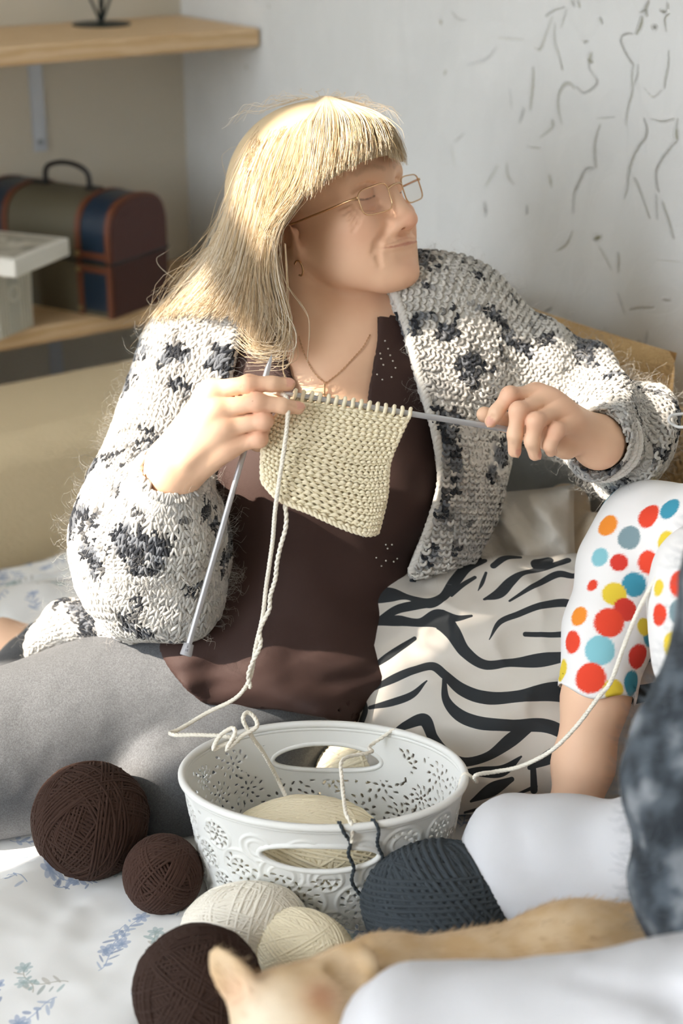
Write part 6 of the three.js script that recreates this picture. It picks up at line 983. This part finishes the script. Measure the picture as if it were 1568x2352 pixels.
// ---------------------------------------------------------------- the person in front at the right, and the dog
{
  const t = thing('person', 'seated person in white trousers and fuzzy dark grey cardigan, cropped at the right edge', 'person', V(0.55, 0, -1.0));
  const hip = V(0.58, 0.12, -1.02), sh = V(0.50, 0.56, -0.95), shN = at(1770, 1290, 1.22), mid = at(1612, 1780, 1.26), el = at(1598, 2040, 1.29), hd = V(0.46, 0.82, -1.0);
  const k1 = at(1198, 1965, 1.575), k1b = at(1570, 2000, 1.50), k2 = at(965, 2402, 1.20), k2b = at(1700, 2400, 1.16), ff = V(-0.8, -0.45, -0.35).normalize(), ul = V(-0.3, 0.9, 0); ul.addScaledVector(ff, -ul.dot(ff)).normalize(); const fl = V().crossVectors(ul, ff);
  const B = new Field(); B.add(cap(hip, sh, 0.12, 0.10), 0.06).add(cap(sh, shN, 0.06, 0.045), 0.05).add(cap(shN, mid, 0.036, 0.034), 0.03).add(cap(mid, el, 0.034, 0.03), 0.03).add(cap(el, at(1640, 2180, 1.20), 0.03, 0.022), 0.02).add(cap(sh, V(0.62, 0.5, -0.82), 0.06, 0.045), 0.05).add(cap(sh, hd, 0.05, 0.05), 0.04).add(bounded(headAt(hd, ff, fl, ul, 1), hd, 0.15), 0.01).add(cap(k1, hip, 0.04, 0.06), 0.04).add(cap(k2, hip, 0.045, 0.06), 0.04).add(cap(k1, V(0.52, 0.05, -1.22), 0.04, 0.03), 0.03).add(cap(k2, V(0.45, 0.05, -0.86), 0.04, 0.03), 0.03);
  const bb = box3([hip, sh, shN, el, k1, k2, V(0.7, 0.5, -0.78), hd.clone().add(V(0.12, 0.13, 0.12)), hd.clone().add(V(-0.12, 0, -0.1))], 0.09); mesh('body', rel(nets(B.f, bb[0], bb[1], 0.012, { color: plainSkin, uv: false }), t.position), skinM, t);
  const T = new Field(); T.add(cap(k1, k1b, 0.062, 0.066), 0.04).add(cap(k1b, hip, 0.062, 0.1), 0.05).add(cap(at(1215, 2020, 1.56), at(1520, 2110, 1.50), 0.052, 0.045), 0.05).add(cap(k2, k2b, 0.064, 0.074), 0.04).add(cap(k2b, hip, 0.075, 0.1), 0.05).add(cap(k2.clone().setY(0.07), V(0.42, 0.06, -0.92), 0.058, 0.05), 0.05);
  for (const [a, b, r] of [[at(1060, 2270, 1.13), at(1300, 2285, 1.12), 0.004], [at(1330, 2230, 1.14), at(1560, 2300, 1.11), 0.004]]) T.cut(cap(a, b, r), 0.016);
  T.keep((x, y, z) => -(y - 0.004), 0.01).warp((d, x, y, z) => d + 0.004 * fbm(x * 13, y * 13, z * 13, 3) + 0.0035 * Math.pow(Math.abs(Math.sin((x * 0.8 + y * 1.4 + 0.3 * z) * 26 + 2.5 * noise(x * 6, y * 6, z * 6))), 3));
  const tb = box3([k1, k2, hip, k2b, at(1215, 2060, 1.56)], 0.10); mesh('trousers', rel(nets(T.f, tb[0], tb[1], 0.007), t.position), mat('#e4e4e6', { roughness: 0.95, bumpMap: softWeave, bumpScale: 0.0003 }), t);
  const K = new Field(); K.add(cap(hip.clone().add(V(0.02, 0.04, 0.02)), sh, 0.15, 0.125), 0.06).add(cap(sh, shN, 0.08, 0.055), 0.05).add(cap(shN, mid, 0.056, 0.056), 0.04).add(cap(mid, el, 0.056, 0.050), 0.04).add(cap(el, at(1640, 2170, 1.21), 0.046, 0.034), 0.03); K.warp((d, x, y, z) => d + 0.007 * fbm(x * 34, y * 24, z * 34, 3));
  const D1 = lin('#2a3036'), D2 = lin('#50585f'), D3 = lin('#8d9195'), kc = (p, n, c) => { const q = fbm(p.x * 34, p.y * 22, p.z * 34, 3) * 2.2; c.copy(D1).lerp(D2, smooth(-0.2, 0.25, q)).lerp(D3, 0.75 * smooth(0.25, 0.55, q)); };
  const kb = box3([hip, sh, shN, el, at(1640, 2170, 1.21)], 0.17), kg = mesh('cardigan', rel(nets(K.f, kb[0], kb[1], 0.0075, { color: kc, uv: false }), t.position), new THREE.MeshPhysicalMaterial({ vertexColors: true, roughness: 1, sheen: 0.5, sheenRoughness: 0.7, sheenColor: lin('#8a949c') }), t);
  { const R = rng(6), S = new Strands().add(curve([V(0, 0, 0), V(0.002, 0.005, 0), V(0.001, 0.010, 0.002), V(0.004, 0.015, 0.003)], 6), (u) => 0.00022 * (1 - 0.5 * u), 3), p = kg.geometry.attributes.position, nn = kg.geometry.attributes.normal, ms = [], c = new THREE.Color(), a = V(), n = V(); const N = 9000, im = []; for (let i = 0; i < N; i++) { const k = Math.floor(R() * p.count); a.fromBufferAttribute(p, k); n.fromBufferAttribute(nn, k); const x = V(R() - 0.5, R() - 0.5, R() - 0.5), y = n.clone().addScaledVector(x, 1.6).normalize(); x.cross(y).normalize(); const z = V().crossVectors(x, y), s = 0.5 + R() * 0.6; im.push(new THREE.Matrix4().makeBasis(x.multiplyScalar(s), y.multiplyScalar(s), z.multiplyScalar(s)).setPosition(a)); } const o = new THREE.InstancedMesh(S.build(), mat('#6b747b', { roughness: 1 }), N); im.forEach((q, i) => o.setMatrixAt(i, q)); o.name = 'wool_fibres'; o.castShadow = o.receiveShadow = true; o.userData.kind = 'stuff'; kg.add(o); }
  const hc = hairCap(hd, ff, fl, ul, 1, -0.06), hb = box3([hd], 0.22); mesh('hair', rel(nets(hc, hb[0], hb[1], 0.012, { uv: false }), t.position), mat('#5a4636', { roughness: 0.5 }), t);
}
{
  const t = thing('dog', 'small tan dog with big pointed ears lying between the white trouser legs', 'dog', at(1150, 2250, 1.345).setY(0)), D = new Field();
  const b0 = at(880, 2268, 1.318), b1 = at(1330, 2252, 1.352), b2 = at(1600, 2235, 1.36), hc = at(668, 2352, 1.245), sn = at(640, 2470, 1.20);
  D.add(cap(b0, b1, 0.036, 0.058), 0.03).add(cap(b1, b2, 0.058, 0.060), 0.03).add(cap(b0, at(760, 2300, 1.265), 0.034, 0.030), 0.03);
  D.add(ell(hc, 0.047, 0.044, 0.042), 0.02).add(cap(hc, sn, 0.030, 0.016), 0.025).add(ell(at(740, 2360, 1.225), 0.022, 0.024, 0.02), 0.02);
  const foot = (a, b) => D.add(cap(a, b.setY(0.018), 0.030, 0.017), 0.03); foot(b0, at(760, 2330, 1.36)); foot(b1, at(1180, 2250, 1.40)); foot(b2, at(1500, 2230, 1.42)); foot(b0.clone().add(V(0.02, 0, 0.03)), at(860, 2380, 1.33)); D.add(cap(b2, b2.clone().setY(0.05), 0.062, 0.05), 0.03).add(cap(b1, b1.clone().setY(0.05), 0.055, 0.045), 0.03);
  const ear = (base, tip, w, face, hollow) => { const y = tip.clone().sub(base).normalize(), n = face.clone().addScaledVector(y, -face.dot(y)).normalize(), x = V().crossVectors(y, n), L = base.distanceTo(tip), E = new Field(), c = base.clone().lerp(tip, 0.48); E.add(ell(c, w, L * 0.56, w * 0.42, x, y, n), 0.005).add(cap(base, c, w * 0.62, w * 0.6), 0.012); E.cut(ell(c.clone().addScaledVector(n, w * 0.40).addScaledVector(y, hollow * L), w * 0.72, L * 0.44, w * 0.34, x, y, n), 0.006); return E.f; };
  const e1 = [at(585, 2325, 1.24), at(492, 2182, 1.235), V(-0.55, 0.25, 0.8)], e2 = [at(745, 2300, 1.235), at(842, 2178, 1.265), V(-0.55, 0.15, 0.8)];
  D.add(ear(e1[0], e1[1], 0.019, e1[2], 0.02), 0.008).add(ear(e2[0], e2[1], 0.026, e2[2], -0.08), 0.012);
  const hol1 = e1[0].clone().lerp(e1[1], 0.35), hol2 = at(735, 2300, 1.22), TAN = lin('#cbab80'), PALE = lin('#eee0c8'), RUST = lin('#a5603c'), INN = lin('#d8a98a');
  const bb = box3([b0, b1, b2, hc, sn, e1[1], e2[1], b2.clone().setY(0.01), at(760, 2330, 1.36).setY(0.01)], 0.075), head = nets(D.f, bb[0], bb[1], 0.0042, { uv: false, color: (p, n, c) => { c.copy(TAN).lerp(PALE, 0.28 * clamp(0.5 + 2 * fbm(p.x * 40, p.y * 20, p.z * 40, 3), 0, 1)); const f = at(610, 2355, 1.21); c.lerp(PALE, 0.9 * Math.exp(-p.distanceToSquared(f) / 0.0011)); c.lerp(RUST, 0.95 * Math.exp(-p.distanceToSquared(hol2) / 0.00018)); c.lerp(INN, 0.5 * Math.exp(-p.distanceToSquared(hol1) / 0.0003)); } });
  const fur = new THREE.MeshPhysicalMaterial({ vertexColors: true, roughness: 0.95, sheen: 0.4, sheenRoughness: 0.5, sheenColor: lin('#fff0d0') });
  const body = mesh('body', rel(head, t.position), fur, t);
  { const R = rng(16), S = new Strands().add(curve([V(0, 0, 0), V(0.0004, 0.003, 0), V(0.0014, 0.006, 0.0005)], 4), (u) => 0.00022 * (1 - 0.6 * u), 3), p = body.geometry.attributes.position, nn = body.geometry.attributes.normal, cc = body.geometry.attributes.color, N = 9000; const o = new THREE.InstancedMesh(S.build(), new THREE.MeshStandardMaterial({ color: 0xffffff, roughness: 0.9 }), N), a = V(), n = V(), c = new THREE.Color(); const lay = V(1, -0.1, 0.1); for (let i = 0; i < N; i++) { const k = Math.floor(R() * p.count); a.fromBufferAttribute(p, k); n.fromBufferAttribute(nn, k); const y = n.clone().multiplyScalar(0.7).add(lay).add(V(R() - 0.5, R() - 0.5, R() - 0.5).multiplyScalar(0.5)).normalize(), x = V().crossVectors(y, n).normalize(), z = V().crossVectors(x, y), s = 0.7 + R() * 0.6; o.setMatrixAt(i, new THREE.Matrix4().makeBasis(x.multiplyScalar(s), y.multiplyScalar(s), z.multiplyScalar(s)).setPosition(a)); c.fromBufferAttribute(cc, k).multiplyScalar(0.85 + R() * 0.3); o.setColorAt(i, c); } o.name = 'fur'; o.castShadow = o.receiveShadow = true; o.userData.kind = 'stuff'; body.add(o); }
}
scene.updateMatrixWorld(true);
renderer.render(scene, camera);
